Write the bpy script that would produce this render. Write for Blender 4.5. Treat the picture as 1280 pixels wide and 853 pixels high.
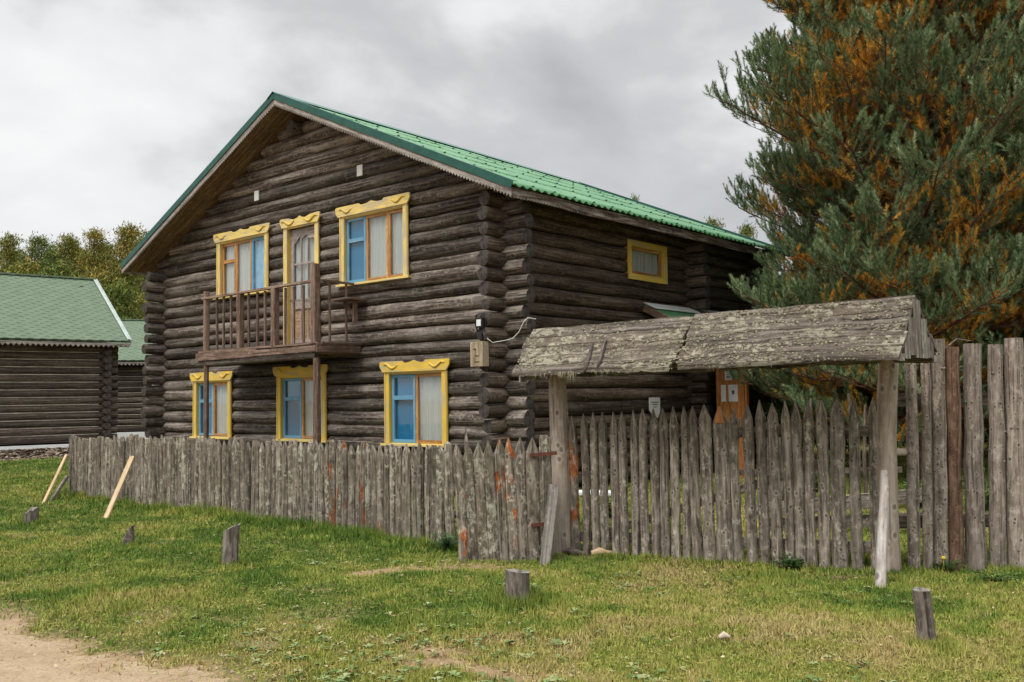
import bpy, math, random
import numpy as np
from math import radians, sin, cos, pi, atan2
from mathutils import Vector, Matrix
random.seed(7)
RNG = np.random.default_rng(11)
for o in list(bpy.data.objects): bpy.data.objects.remove(o)
SC = bpy.context.scene
COL = SC.collection

# ------------------------------------------------------------------ camera
F, CX, CY, CAMH = 1165.0, 640.0, 426.5, 1.6
TH, RO = math.atan(70.5/1165), math.atan(.0147)
cam_d = bpy.data.cameras.new('camera'); cam = bpy.data.objects.new('camera', cam_d); COL.objects.link(cam)
cam_d.sensor_width = 36; cam_d.lens = F/1280*36; cam_d.clip_end = 3000; cam_d.clip_start = .1
fw = np.array([0, cos(TH), sin(TH)]); rt0 = np.array([1., 0, 0]); up0 = np.cross(rt0, fw)
rt = cos(RO)*rt0 - sin(RO)*up0; up = sin(RO)*rt0 + cos(RO)*up0
cam.matrix_world = Matrix(((rt[0], up[0], -fw[0], 0), (rt[1], up[1], -fw[1], 0), (rt[2], up[2], -fw[2], CAMH), (0, 0, 0, 1)))
SC.camera = cam
CP = np.array([0, 0, CAMH])
def ray(x, y): return fw+(x-CX)/F*rt-(y-CY)/F*up
def G(x, y): d = ray(x, y); return CP+d*(-CAMH/d[2])           # survey helper: where a sight line meets the ground
def at(x, y, Y): d = ray(x, y); return CP+d*(Y/d[1])
def onplane(x, y, p0, n): d = ray(x, y); return CP+d*(((p0-CP)@n)/(d@n))

# ------------------------------------------------------------------ world and sun
SUN_EL, SUN_AZ = radians(56), radians(222)     # azimuth clockwise from +Y: behind and left of the camera
w = bpy.data.worlds.new('World'); SC.world = w; w.use_nodes = True
nt = w.node_tree; nt.nodes.clear(); N = nt.nodes.new; Lk = nt.links.new
out = N('ShaderNodeOutputWorld'); b1 = N('ShaderNodeBackground'); b2 = N('ShaderNodeBackground'); mx = N('ShaderNodeMixShader')
sky = N('ShaderNodeTexSky'); sky.sky_type = 'NISHITA'; sky.sun_disc = False; sky.sun_elevation = SUN_EL; sky.sun_rotation = SUN_AZ
Lk(sky.outputs[0], b1.inputs[0]); b1.inputs[1].default_value = .1
tc = N('ShaderNodeTexCoord')
def vmath(op, a, b=None):
    n = N('ShaderNodeVectorMath'); n.operation = op
    for i, v in enumerate((a, b)):
        if v is None: continue
        if hasattr(v, 'node'): Lk(v, n.inputs[i])
        else: n.inputs[i].default_value = v
    return n
def wm(op, a, b=None, c=None, clamp=False):
    n = N('ShaderNodeMath'); n.operation = op; n.use_clamp = clamp
    for i, v in enumerate((a, b, c)):
        if v is None: continue
        if hasattr(v, 'node'): Lk(v, n.inputs[i])
        else: n.inputs[i].default_value = v
    return n.outputs[0]
mp = N('ShaderNodeMapping'); mp.inputs['Scale'].default_value = (1, 1, 1.7); mp.inputs['Location'].default_value = (3.1, .4, 1.7)
Lk(tc.outputs['Generated'], mp.inputs[0])
n1 = N('ShaderNodeTexNoise'); n1.inputs['Scale'].default_value = 2.9; n1.inputs['Detail'].default_value = 7; n1.inputs['Roughness'].default_value = .5; n1.inputs['Distortion'].default_value = .2
Lk(mp.outputs[0], n1.inputs['Vector'])
def lobe(x, y, width, amp):                    # a broad lighter or darker bank of cloud in one part of the sky
    d = ray(x, y); d = d/np.linalg.norm(d)
    v = vmath('DISTANCE', tc.outputs['Generated'], tuple(d)).outputs['Value']
    e = wm('DIVIDE', v, width); e = wm('MULTIPLY', e, e); e = wm('MULTIPLY', e, -1.0); e = wm('EXPONENT', e)
    return wm('MULTIPLY', e, amp)
den = wm('SUBTRACT', n1.outputs['Fac'], .5); den = wm('MULTIPLY', den, 2.1)
for a in ((60, 40, .16, -.10), (180, 190, .2, -.05), (470, 60, .17, .10), (100, 250, .14, .10), (600, 100, .14, .04), (850, 40, .24, -.20), (780, 200, .20, -.13), (640, 10, .13, -.04), (870, 250, .07, -.02), (200, 290, .12, .02)):
    den = wm('ADD', den, lobe(*a))
lum = wm('ADD', den, .60)
ramp = N('ShaderNodeValToRGB'); Lk(lum, ramp.inputs[0])
el = ramp.color_ramp.elements
el[0].position = .0; el[0].color = (.27, .275, .283, 1); el[1].position = .9; el[1].color = (.64, .64, .637, 1)
e = el.new(.47); e.color = (.42, .425, .432, 1); e = el.new(.66); e.color = (.57, .571, .573, 1)
sep = N('ShaderNodeSeparateXYZ'); Lk(tc.outputs['Generated'], sep.inputs[0])
zz = wm('MAXIMUM', sep.outputs[2], 0.0)
zen = wm('SUBTRACT', zz, .42); zen = wm('MAXIMUM', zen, 0.0); zen = wm('MULTIPLY', zen, 3.9); zen = wm('ADD', zen, 1.0)   # overcast sky is brightest overhead
Lk(ramp.outputs[0], b2.inputs[0]); Lk(zen, b2.inputs[1])
mx.inputs[0].default_value = .96; Lk(b1.outputs[0], mx.inputs[1]); Lk(b2.outputs[0], mx.inputs[2]); Lk(mx.outputs[0], out.inputs[0])
sl = bpy.data.lights.new('sun', 'SUN'); sl.energy = 1.5; sl.angle = radians(22); sl.color = (1, .95, .87)
so = bpy.data.objects.new('sun', sl); COL.objects.link(so)
sd = Vector((sin(SUN_AZ)*cos(SUN_EL), cos(SUN_AZ)*cos(SUN_EL), sin(SUN_EL))); so.rotation_euler = (-sd).to_track_quat('-Z', 'Y').to_euler(); so.location = (0, 0, 30)
SC.view_settings.view_transform = 'Standard'; SC.view_settings.look = 'None'; SC.view_settings.gamma = 1; SC.view_settings.exposure = 0.58
SC.view_settings.use_curve_mapping = False
SC.render.engine = 'CYCLES'

# ------------------------------------------------------------------ node helpers
class Mat:
    def __init__(s, name):
        s.m = bpy.data.materials.new(name); s.m.use_nodes = True; s.t = s.m.node_tree; s.t.nodes.clear()
        s.o = s.n('ShaderNodeOutputMaterial'); s.p = s.n('ShaderNodeBsdfPrincipled'); s.l(s.p.outputs[0], s.o.inputs[0])
    def n(s, k): return s.t.nodes.new(k)
    def l(s, a, b): s.t.links.new(a, b)
    def put(s, v, sock):
        if hasattr(v, 'node'): s.l(v, sock)
        else: sock.default_value = v
    def math(s, op, a, b=None, clamp=False):
        n = s.n('ShaderNodeMath'); n.operation = op; n.use_clamp = clamp; s.put(a, n.inputs[0])
        if b is not None: s.put(b, n.inputs[1])
        return n.outputs[0]
    def uv(s, name='UVMap'): n = s.n('ShaderNodeUVMap'); n.uv_map = name; return n.outputs[0]
    def obj(s): return s.n('ShaderNodeTexCoord').outputs['Object']
    def pos(s): return s.n('ShaderNodeNewGeometry').outputs['Position']
    def map(s, v, sc, loc=(0, 0, 0), rot=(0, 0, 0)):
        n = s.n('ShaderNodeMapping'); s.l(v, n.inputs[0]); n.inputs['Scale'].default_value = sc; n.inputs['Location'].default_value = loc; n.inputs['Rotation'].default_value = rot; return n.outputs[0]
    def noise(s, v, scale=5, det=4, rough=.55, dist=0):
        n = s.n('ShaderNodeTexNoise'); s.l(v, n.inputs['Vector']); n.inputs['Scale'].default_value = scale; n.inputs['Detail'].default_value = det
        n.inputs['Roughness'].default_value = rough; n.inputs['Distortion'].default_value = dist; return n.outputs['Fac']
    def ramp(s, f, stops, interp='LINEAR'):
        n = s.n('ShaderNodeValToRGB'); s.l(f, n.inputs[0]); r = n.color_ramp; r.interpolation = interp
        while len(r.elements) < len(stops): r.elements.new(.5)
        for e, (p, c) in zip(r.elements, stops):
            e.position = p; e.color = (*c, 1) if hasattr(c, '__len__') else (c, c, c, 1)
        return n.outputs[0]
    def mix(s, f, a, b, mode='MIX'):
        n = s.n('ShaderNodeMix'); n.data_type = 'RGBA'; n.blend_type = mode; s.put(f, n.inputs[0])
        s.put(a if hasattr(a, 'node') else (*a, 1), n.inputs[6]); s.put(b if hasattr(b, 'node') else (*b, 1), n.inputs[7]); return n.outputs[2]
    def rnd(s, i=0):
        q = s.n('ShaderNodeSeparateXYZ'); s.l(s.uv('rnd'), q.inputs[0]); return q.outputs[i]
    def bump(s, h, strength=.5, dist=.02):
        n = s.n('ShaderNodeBump'); n.inputs['Strength'].default_value = strength; n.inputs['Distance'].default_value = dist; s.l(h, n.inputs['Height']); s.l(n.outputs[0], s.p.inputs['Normal']); return n
    def base(s, c): s.put(c if hasattr(c, 'node') else (*c, 1), s.p.inputs['Base Color'])
    def set(s, rough=.8, metal=0, spec=.3):
        s.p.inputs['Roughness'].default_value = rough; s.p.inputs['Metallic'].default_value = metal; s.p.inputs['Specular IOR Level'].default_value = spec; return s.m

def wood(name, dark, mid, light, grain=(1.3, 26), cracks=.5, tone=.35, blotch=None, bark=None, lichen=None, bumpd=.012, rough=.85, spec=.2, knots=0, knsc=5, specks=.5):
    M = Mat(name); uv = M.uv()
    g = M.noise(M.map(uv, (grain[0], grain[1], 1)), 1, 7, .62, .6)
    c = M.ramp(g, [(.36, dark), (.5, mid), (.63, light)])
    big = M.noise(M.map(uv, (.9, 3.0, 1), (3, 5, 0)), 1, 4, .6)
    c = M.mix(M.ramp(big, [(.35, 0.0), (.65, .55)]), c, tuple(x*.62 for x in mid))
    if blotch:
        bl = M.noise(M.map(uv, (.7, 2.2, 1), (13, 1, 0)), 1, 5, .65)
        c = M.mix(M.ramp(bl, [(.48, 0.0), (.66, blotch[3])]), c, blotch[:3])
    ck = M.noise(M.map(uv, (.8, 34, 1), (7, 2, 0)), 1, 4, .5, .4)
    ckm = M.ramp(ck, [(.33, 1.0), (.40, 0.0)])
    c = M.mix(M.math('MULTIPLY', ckm, cracks), c, tuple(x*.3 for x in dark))
    if knots:
        v = M.n('ShaderNodeTexVoronoi'); M.l(M.map(uv, (knsc, knsc*1.15, 1)), v.inputs['Vector']); v.inputs['Scale'].default_value = 1; v.inputs['Randomness'].default_value = 1
        kn = M.ramp(v.outputs['Distance'], [(.10, 1.0), (.19, 0.0)]); halo = M.ramp(v.outputs['Distance'], [(.14, 0.0), (.21, .5), (.34, 0.0)]); c = M.mix(halo, c, light)
        c = M.mix(M.math('MULTIPLY', kn, knots), c, tuple(x*.35 for x in mid))
    if bark:
        b = M.noise(M.map(uv, (2.6, 7, 1), (21, 9, 0)), 1, 4, .6)
        th = M.math('ADD', b, M.math('MULTIPLY', M.rnd(1), .335))
        bm = M.ramp(th, [(.845, 0.0), (.875, 1.0)])
        bc = M.ramp(M.noise(M.map(uv, (20, 40, 1)), 1, 3, .6), [(.35, tuple(x*.35 for x in bark)), (.6, bark)])
        c = M.mix(bm, c, bc)
    if lichen:
        ln = M.noise(M.map(uv, (13, 15, 1), (2, 31, 0)), 1, 5, .7)
        lz = M.noise(M.map(uv, (1.6, 3, 1), (5, 3, 0)), 1, 3, .5)
        lm = M.ramp(M.math('ADD', ln, M.math('MULTIPLY', M.math('SUBTRACT', lz, .5), .7)), [(lichen[3], 0.0), (lichen[3]+.05, .85)])
        c = M.mix(lm, c, lichen[:3])
    sp = M.noise(M.map(uv, (9, 16, 1), (17, 3, 0)), 1, 6, .75)
    c = M.mix(M.ramp(sp, [(.36, specks), (.46, 0.0)]), c, tuple(x*.6 for x in dark)); c = M.mix(M.ramp(sp, [(.54, 0.0), (.64, specks)]), c, tuple(min(.6, x*1.3) for x in light))
    t = M.math('ADD', M.math('MULTIPLY', M.rnd(0), tone*2), 1-tone)
    cm = M.n('ShaderNodeCombineColor')
    for i in range(3): M.l(t, cm.inputs[i])
    c = M.mix(1.0, c, cm.outputs[0], 'MULTIPLY')
    M.base(c)
    h = M.math('SUBTRACT', g, M.math('MULTIPLY', ckm, .9))
    M.bump(h, .7, bumpd)
    return M.set(rough, 0, spec)

def endgrain(name, c1, c2):
    M = Mat(name); uv = M.uv(); ln = M.n('ShaderNodeVectorMath'); ln.operation = 'LENGTH'
    M.l(uv, ln.inputs[0]); r = ln.outputs['Value']
    r2 = M.math('ADD', r, M.math('MULTIPLY', M.noise(M.map(uv, (20, 20, 20)), 1, 3), .012))
    s_ = M.math('SINE', M.math('MULTIPLY', r2, 520.0))
    c = M.mix(M.math('MULTIPLY', M.math('ADD', s_, 1.0), .5), c1, c2)
    dk = M.noise(M.map(uv, (9, 9, 9), (4, 4, 0)), 1, 6, .7, 1.5)
    c = M.mix(M.ramp(dk, [(.40, .85), (.52, 0.0)]), c, tuple(x*.3 for x in c1))
    M.base(c); M.bump(M.math('ADD', dk, M.math('MULTIPLY', s_, .1)), .8, .015); return M.set(.9, 0, .15)

def paint(name, col, wear=None, rough=.55, amt=.5, dirt=.35, grain=(2, 18)):
    M = Mat(name); uv = M.uv(); g = M.noise(M.map(uv, (grain[0], grain[1], 1)), 1, 6, .65, .5)
    n = M.noise(M.map(uv, (3, 6, 1), (9, 4, 0)), 1, 5, .6)
    c = M.mix(M.ramp(n, [(.4, 0.0), (.75, dirt)]), col, tuple(x*.55 for x in col))
    if wear: c = M.mix(M.ramp(g, [(.60-amt*.12, 0.0), (.68-amt*.12, 1.0)]), c, wear)
    M.base(c); M.bump(g, .35, .004); return M.set(rough, 0, .35)

def plain(name, col, rough=.7, metal=0, var=.25, scale=6, spec=.3):
    M = Mat(name); n = M.noise(M.obj(), scale, 5, .6)
    M.base(M.mix(M.ramp(n, [(.3, 0.0), (.7, 1.0)]), tuple(x*(1-var) for x in col), tuple(min(1, x*(1+var)) for x in col)))
    M.bump(n, .2, .004); return M.set(rough, metal, spec)

# house timbers
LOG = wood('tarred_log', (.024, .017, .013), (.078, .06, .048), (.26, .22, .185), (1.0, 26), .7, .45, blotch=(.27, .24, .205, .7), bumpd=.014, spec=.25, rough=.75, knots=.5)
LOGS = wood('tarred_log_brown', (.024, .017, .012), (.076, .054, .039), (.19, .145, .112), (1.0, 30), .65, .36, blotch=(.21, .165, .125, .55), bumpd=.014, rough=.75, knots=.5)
LOGE = endgrain('log_end_grain', (.055, .046, .041), (.11, .095, .085))
LOGC = wood('cabin_log', (.03, .022, .018), (.085, .064, .05), (.17, .14, .12), (1.0, 24), .5, .3, bumpd=.01)
SOFF = wood('soffit_board', (.08, .05, .028), (.19, .125, .07), (.3, .21, .125), (1.2, 18), .5, .3, blotch=(.05, .03, .018, .6))
POSTD = wood('gable_board_wood', (.13, .105, .085), (.27, .235, .2), (.40, .36, .32), (1.2, 20), .7, .2, blotch=(.17, .13, .1, .55), knots=.6, specks=.5)
BALC = wood('balcony_board', (.085, .052, .036), (.20, .13, .095), (.32, .235, .185), (1.5, 22), .5, .28)
BARGE = wood('weathered_barge', (.12, .10, .085), (.27, .24, .21), (.42, .39, .36), (1.3, 22), .5, .2)
FASC = wood('peeling_fascia', (.07, .045, .033), (.22, .16, .13), (.55, .5, .46), (1.6, 30), .8, .1)
PICK = wood('grey_picket', (.07, .056, .042), (.20, .168, .13), (.38, .335, .275), (2.2, 26), .6, .27, blotch=(.15, .13, .085, .6), bark=(.42, .13, .04), lichen=(.43, .43, .34, .61), bumpd=.014, knots=.8, knsc=8, specks=.75)
PICKG = wood('grey_gate_picket', (.08, .064, .05), (.225, .19, .152), (.41, .36, .30), (2.2, 26), .5, .22, blotch=(.17, .14, .115, .5), bark=(.40, .14, .05), lichen=(.43, .42, .34, .65), bumpd=.014, knots=.9, knsc=11, specks=.7)
PALE = wood('knotty_paling', (.12, .095, .078), (.27, .225, .185), (.41, .355, .305), (2, 20), .35, .18, blotch=(.15, .115, .09, .55), lichen=(.38, .38, .27, .66), bumpd=.02, knots=1.0, knsc=12, specks=.6)
PALEB = wood('brown_bark_paling', (.06, .036, .025), (.16, .095, .062), (.26, .17, .12), (3, 12), .5, .15, bumpd=.03, knots=1, knsc=16)
POST = wood('gate_post', (.24, .185, .14), (.44, .36, .29), (.58, .50, .42), (1.0, 12), .3, .1, blotch=(.25, .18, .12, .55), knots=.8, knsc=6, specks=.35)
PROPW = wood('fresh_timber', (.42, .28, .15), (.62, .45, .27), (.74, .58, .39), (1, 16), .1, .06)
SHING = wood('canopy_plank', (.042, .033, .025), (.115, .096, .077), (.22, .19, .16), (1.1, 26), .9, .3, blotch=(.10, .075, .05, .6), lichen=(.27, .25, .185, .555), bumpd=.02)
STUMP = wood('stump_wood', (.07, .055, .045), (.17, .14, .118), (.28, .245, .215), (4, 18), .8, .15, lichen=(.3, .31, .24, .68), bumpd=.03)
STUMPE = endgrain('stump_top', (.2, .175, .15), (.31, .28, .25))
GREYE = endgrain('grey_end', (.18, .155, .13), (.27, .24, .21))
YEL = paint('yellow_paint', (.76, .51, .075), (.50, .42, .22), .65, .8, .5)
YELP = paint('pale_yellow_paint', (.80, .61, .19), (.52, .43, .27), .7, .95, .6)
ORW = wood('varnished_sash', (.32, .13, .035), (.52, .25, .075), (.68, .38, .15), (1.5, 20), .3, .15, rough=.45, spec=.4)
ORP = wood('orange_stained_board', (.30, .10, .02), (.45, .17, .04), (.56, .25, .07), (1.2, 16), .4, .2, rough=.5, spec=.4)
BLU = paint('blue_paint', (.13, .32, .47), (.4, .48, .52), .5, .35, .2)
BLUD = paint('deep_blue_panel', (.015, .19, .39), None, .5, 0, .15)
DOORW = wood('grey_door', (.2, .16, .14), (.36, .31, .28), (.48, .43, .4), (1.4, 18), .4, .1)
DOORO = wood('brown_door_panel', (.28, .16, .08), (.42, .27, .16), (.5, .36, .24), (1.4, 18), .4, .1)
CURT = Mat('white_curtain'); _w = CURT.n('ShaderNodeTexWave'); CURT.l(CURT.map(CURT.uv(), (1, 9, 1)), _w.inputs[0]); _w.inputs['Scale'].default_value = 1; _w.inputs['Distortion'].default_value = 3; _w.inputs['Detail'].default_value = 2
_w.bands_direction = 'Y'
CURT.base(CURT.mix(_w.outputs['Fac'], (.46, .48, .48), (.90, .90, .88))); CURT.bump(_w.outputs['Fac'], .6, .03); CURT = CURT.set(.9)  # shading of the folds painted into the cloth colour as grey wave bands
CURTB = plain('light_blue_curtain', (.26, .50, .72), .9)
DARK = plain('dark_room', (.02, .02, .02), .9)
def glass():
    M = Mat('window_glass'); t = M.n('ShaderNodeBsdfTransparent'); t.inputs[0].default_value = (.96, .98, .97, 1); g = M.n('ShaderNodeBsdfGlossy'); g.inputs['Roughness'].default_value = .03
    f = M.n('ShaderNodeLayerWeight'); f.inputs['Blend'].default_value = .5; nz = M.noise(M.obj(), 3, 2)
    b = M.n('ShaderNodeBump'); b.inputs['Strength'].default_value = .06; b.inputs['Distance'].default_value = .02; M.l(nz, b.inputs['Height']); M.l(b.outputs[0], g.inputs['Normal'])
    x = M.n('ShaderNodeMixShader'); M.l(M.math('ADD', M.math('MULTIPLY', M.math('POWER', f.outputs['Facing'], 4.0), .5), .07, True), x.inputs[0]); M.l(t.outputs[0], x.inputs[1]); M.l(g.outputs[0], x.inputs[2]); M.l(x.outputs[0], M.o.inputs[0]); return M.m
GLASS = glass()
def greenroof():
    M = Mat('green_corrugated_roof'); uv = M.uv(); n = M.noise(M.map(uv, (2.5, 1.2, 1)), 1, 6, .65); n2 = M.noise(M.map(uv, (14, 5, 1)), 1, 4, .6)
    c = M.mix(M.ramp(n, [(.35, 0.0), (.65, 1.0)]), (.060, .20, .080), (.115, .285, .135))
    c = M.mix(M.ramp(n2, [(.52, 0.0), (.72, .5)]), c, (.20, .33, .20)); st = M.noise(M.map(uv, (7, .6, 1), (3, 0, 0)), 1, 5, .6); c = M.mix(M.ramp(st, [(.48, 0.0), (.68, .45)]), c, (.045, .16, .085)); M.base(c); M.bump(n2, .2, .004); return M.set(.5, 0, .4)
ROOF = greenroof()
TEAL = plain('teal_flashing', (.018, .085, .065), .4, 0, .2)
TEAL2 = plain('green_verge_metal', (.05, .17, .12), .4, 0, .2)
RUST = plain('rusty_iron', (.12, .045, .028), .85, .2, .4, 40)
BOLT = plain('roof_bolt', (.03, .05, .045), .6)
WHITE = plain('white_sheet', (.72, .74, .74), .5, 0, .08)
PAPER = plain('paper', (.66, .66, .63), .8, 0, .06)
INK = plain('ink', (.08, .08, .09), .8, 0, .1)
BLACKP = plain('black_plastic', (.02, .02, .02), .4, 0, .1)
CABLEW = plain('white_cable', (.5, .48, .45), .6)
BOXW = wood('box_board', (.25, .19, .12), (.38, .30, .2), (.5, .42, .3), (1.5, 14), .3, .1)
def tileroof():
    M = Mat('green_shingles'); uv = M.uv()
    q = M.n('ShaderNodeSeparateXYZ'); M.l(uv, q.inputs[0]); u, v = q.outputs[0], q.outputs[1]
    rowf = M.math('DIVIDE', v, .145); row = M.math('FLOOR', rowf); fv = M.math('FRACT', rowf)
    fu = M.math('FRACT', M.math('ADD', M.math('DIVIDE', u, .34), M.math('MULTIPLY', row, .5)))
    du = M.math('ABSOLUTE', M.math('SUBTRACT', fu, .5)); lim = M.math('SUBTRACT', .27, M.math('MULTIPLY', fv, .45))
    dash = M.math('MULTIPLY', M.math('LESS_THAN', du, lim), M.math('LESS_THAN', fv, .36))
    n = M.noise(M.map(uv, (3, 3, 1)), 1, 5, .6); nn = M.noise(M.map(uv, (40, 40, 1)), 1, 3, .6)
    c = M.mix(M.ramp(n, [(.3, 0.0), (.7, 1.0)]), (.10, .145, .095), (.15, .195, .135))
    c = M.mix(M.ramp(nn, [(.45, 0.0), (.7, .4)]), c, (.22, .26, .20))
    c = M.mix(M.math('MULTIPLY', dash, .75), c, (.05, .08, .045)); M.base(c); M.bump(M.math('SUBTRACT', n, dash), .5, .008); return M.set(.9, 0, .15)
TILE = tileroof()
PLINTH = plain('white_plinth', (.80, .82, .83), .8, 0, .1, 2)
NEEDLE = Mat('pine_needles'); _n = NEEDLE.rnd(0); NEEDLE.base(NEEDLE.ramp(_n, [(.0, (.035, .07, .028)), (.45, (.10, .16, .068)), (.8, (.205, .28, .13)), (1, (.33, .38, .20))])); NEEDLE = NEEDLE.set(.6, 0, .3)
NEEDLEO = Mat('dying_needles'); _n = NEEDLEO.rnd(0); NEEDLEO.base(NEEDLEO.ramp(_n, [(.0, (.24, .09, .014)), (.4, (.56, .25, .03)), (.75, (.74, .40, .06)), (1, (.34, .29, .06))])); NEEDLEO = NEEDLEO.set(.7, 0, .2)
FARN = Mat('far_pine_needles'); _oi = FARN.n('ShaderNodeObjectInfo'); _n = FARN.math('ADD', FARN.math('MULTIPLY', FARN.rnd(0), .7), FARN.math('MULTIPLY', _oi.outputs['Random'], .35)); FARN.base(FARN.ramp(_n, [(.0, (.05, .085, .025)), (.45, (.12, .165, .042)), (.75, (.22, .21, .05)), (1, (.34, .22, .055))])); FARN = FARN.set(.8, 0, .1)
DKN = Mat('dark_needles'); _n = DKN.rnd(0); DKN.base(DKN.ramp(_n, [(.0, (.02, .035, .018)), (.5, (.05, .07, .03)), (.85, (.11, .085, .03)), (1, (.2, .11, .03))])); DKN = DKN.set(.8, 0, .1)
BARK = wood('pine_bark', (.06, .032, .022), (.16, .085, .055), (.27, .15, .10), (5, 14), .6, .1, bumpd=.02)
BARKG = wood('grey_bark', (.05, .038, .03), (.11, .085, .068), (.18, .15, .125), (5, 14), .6, .1, bumpd=.02)

# ------------------------------------------------------------------ mesh builder
class MB:
    def __init__(s, T=None): s.v = []; s.f = []; s.uv = []; s.rn = []; s.mi = []; s.sm = []; s.T = T
    def add(s, vs, fs, uvs, rn=None, mi=0, smooth=False):
        b = len(s.v)
        if rn is None: rn = (random.random(), random.random())
        if s.T: vs = [s.T(p) for p in vs]
        s.v += [tuple(p) for p in vs]
        for f, u in zip(fs, uvs):
            s.f.append(tuple(b+i for i in f)); s.uv += list(u); s.rn += [rn]*len(f); s.mi.append(mi); s.sm.append(smooth)
    def beam(s, p0, p1, w, h, upv=(0, 0, 1), mi=0, rn=None, ch=None, w1=None, h1=None):
        """squared timber from p0 to p1, w across, h along upv, worn (chamfered) edges"""
        p0 = Vector(p0); p1 = Vector(p1); d = p1-p0; L = d.length; d /= L; u = Vector(upv); u = (u-d*u.dot(d)).normalized(); r = d.cross(u)
        w1 = w1 or w; h1 = h1 or h
        if ch is None: ch = min(w, h)*.12
        ou, ov = random.random()*50, random.random()*50
        def ring(p, w, h):
            a, b = w/2, h/2; c = min(ch, a*.8, b*.8)
            return [p+r*x+u*y for x, y in ((-a+c, -b), (a-c, -b), (a, -b+c), (a, b-c), (a-c, b), (-a+c, b), (-a, b-c), (-a, -b+c))]
        vs = ring(p0, w, h)+ring(p1, w1, h1)
        per = [0, w-2*ch, w, w+h-2*ch, w+h, 2*w+h-2*ch, 2*w+h, 2*w+2*h-2*ch, 2*w+2*h]
        fs = []; us = []
        for i in range(8):
            j = (i+1) % 8; fs.append((i, j, 8+j, 8+i)); us.append([(ou, ov+per[i]), (ou, ov+per[i+1]), (ou+L, ov+per[i+1]), (ou+L, ov+per[i])])
        for base, sg in ((0, -1), (8, 1)):
            idx = [base+i for i in range(8)]
            if sg < 0: idx = idx[::-1]
            fs.append(tuple(idx)); us.append([(ou+(vs[i]-p0).dot(r)*.4, ov+(vs[i]-p0).dot(u)) for i in idx])
        s.add(vs, fs, us, rn, mi)
    def box(s, x0, x1, y0, y1, z0, z1, mi=0, rn=None, ch=.003):
        d = [abs(x1-x0), abs(y1-y0), abs(z1-z0)]; k = d.index(max(d)); c = ((x0+x1)/2, (y0+y1)/2, (z0+z1)/2)
        if k == 0: s.beam((x0, c[1], c[2]), (x1, c[1], c[2]), d[1], d[2], (0, 0, 1), mi, rn, ch)
        elif k == 1: s.beam((c[0], y0, c[2]), (c[0], y1, c[2]), d[0], d[2], (0, 0, 1), mi, rn, ch)
        else: s.beam((c[0], c[1], z0), (c[0], c[1], z1), d[0], d[1], (0, 1, 0), mi, rn, ch)
    def tube(s, pts, rad, n=10, jit=0, mi=0, cap=1, rn=None, smooth=True, dome=0, ell=1.0):
        pts = [Vector(p) for p in pts]; m = len(pts); ou, ov = random.random()*50, random.random()*50
        d = (pts[-1]-pts[0]).normalized(); ref = Vector((0, 0, 1)) if abs(d.z) < .9 else Vector((0, 1, 0))
        lob = [1+random.uniform(-jit, jit) for _ in range(n)]; vs = []; L = [0]
        for i in range(m):
            t = (pts[min(i+1, m-1)]-pts[max(i-1, 0)]).normalized(); r = t.cross(ref).normalized(); u = r.cross(t)
            if i: L.append(L[-1]+(pts[i]-pts[i-1]).length)
            ri = rad[i] if hasattr(rad, '__len__') else rad
            for k in range(n):
                a = 2*pi*k/n; q = ri*lob[k]*(1+random.uniform(-jit, jit)*.4); vs.append(pts[i]+r*(cos(a)*q*ell)+u*(sin(a)*q))
        fs = []; us = []; r0 = max(rad) if hasattr(rad, '__len__') else rad; per = 2*pi*r0
        for i in range(m-1):
            for k in range(n):
                j = (k+1) % n; fs.append((i*n+k, i*n+j, (i+1)*n+j, (i+1)*n+k)); a, b = ov+per*k/n, ov+per*(k+1)/n
                us.append([(ou+L[i], a), (ou+L[i], b), (ou+L[i+1], b), (ou+L[i+1], a)])
        if rn is None: rn = (random.random(), random.random())
        s.add(vs, fs, us, rn, mi, smooth)
        if cap is not None:
            for e, i in ((0, 0), (1, m-1)):
                t = (pts[1]-pts[0]).normalized()*-1 if e == 0 else (pts[-1]-pts[-2]).normalized()
                ring = vs[i*n:(i+1)*n]; c = pts[i]+t*dome; q = [c]+ring
                r = t.cross(ref).normalized(); u = r.cross(t)
                W = lambda p: ((p-pts[i]).dot(r), (p-pts[i]).dot(u))
                ff = [(0, 1+k, 1+(k+1) % n) if e == 1 else (0, 1+(k+1) % n, 1+k) for k in range(n)]
                s.add(q, ff, [[W(q[a]) for a in f] for f in ff], rn, cap)
    def poly(s, outline, y0, y1, mi=0, rn=None):
        """flat cut-out board: outline in (x,z), thickness from y0 (front) to y1"""
        n = len(outline); ou, ov = random.random()*20, random.random()*20
        vs = [(x, y0, z) for x, z in outline]+[(x, y1, z) for x, z in outline]
        fs = [tuple(range(n)), tuple(range(2*n-1, n-1, -1))]; us = [[(ou+vs[i][0], ov+vs[i][2]) for i in f] for f in fs]
        for i in range(n):
            j = (i+1) % n; fs.append((i, i+n, j+n, j)); us.append([(ou+vs[k][0], ov+vs[k][2]+vs[k][1]) for k in (i, i+n, j+n, j)])
        s.add(vs, fs, us, rn, mi)
    def build(s, name, mats, parent=None, loc=None):
        me = bpy.data.meshes.new(name); o = bpy.data.objects.new(name, me); COL.objects.link(o)
        off = Vector(loc) if loc is not None else Vector((0, 0, 0))
        me.from_pydata([tuple(Vector(p)-off) for p in s.v], [], s.f)
        for nm, dat in (('UVMap', s.uv), ('rnd', s.rn)):
            u = me.uv_layers.new(name=nm); u.data.foreach_set('uv', np.array(dat, dtype=np.float32).ravel())
        me.polygons.foreach_set('material_index', s.mi); me.polygons.foreach_set('use_smooth', s.sm)
        for m in (mats if isinstance(mats, (list, tuple)) else [mats]): me.materials.append(m)
        me.update()
        if loc is not None: o.location = off
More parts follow.
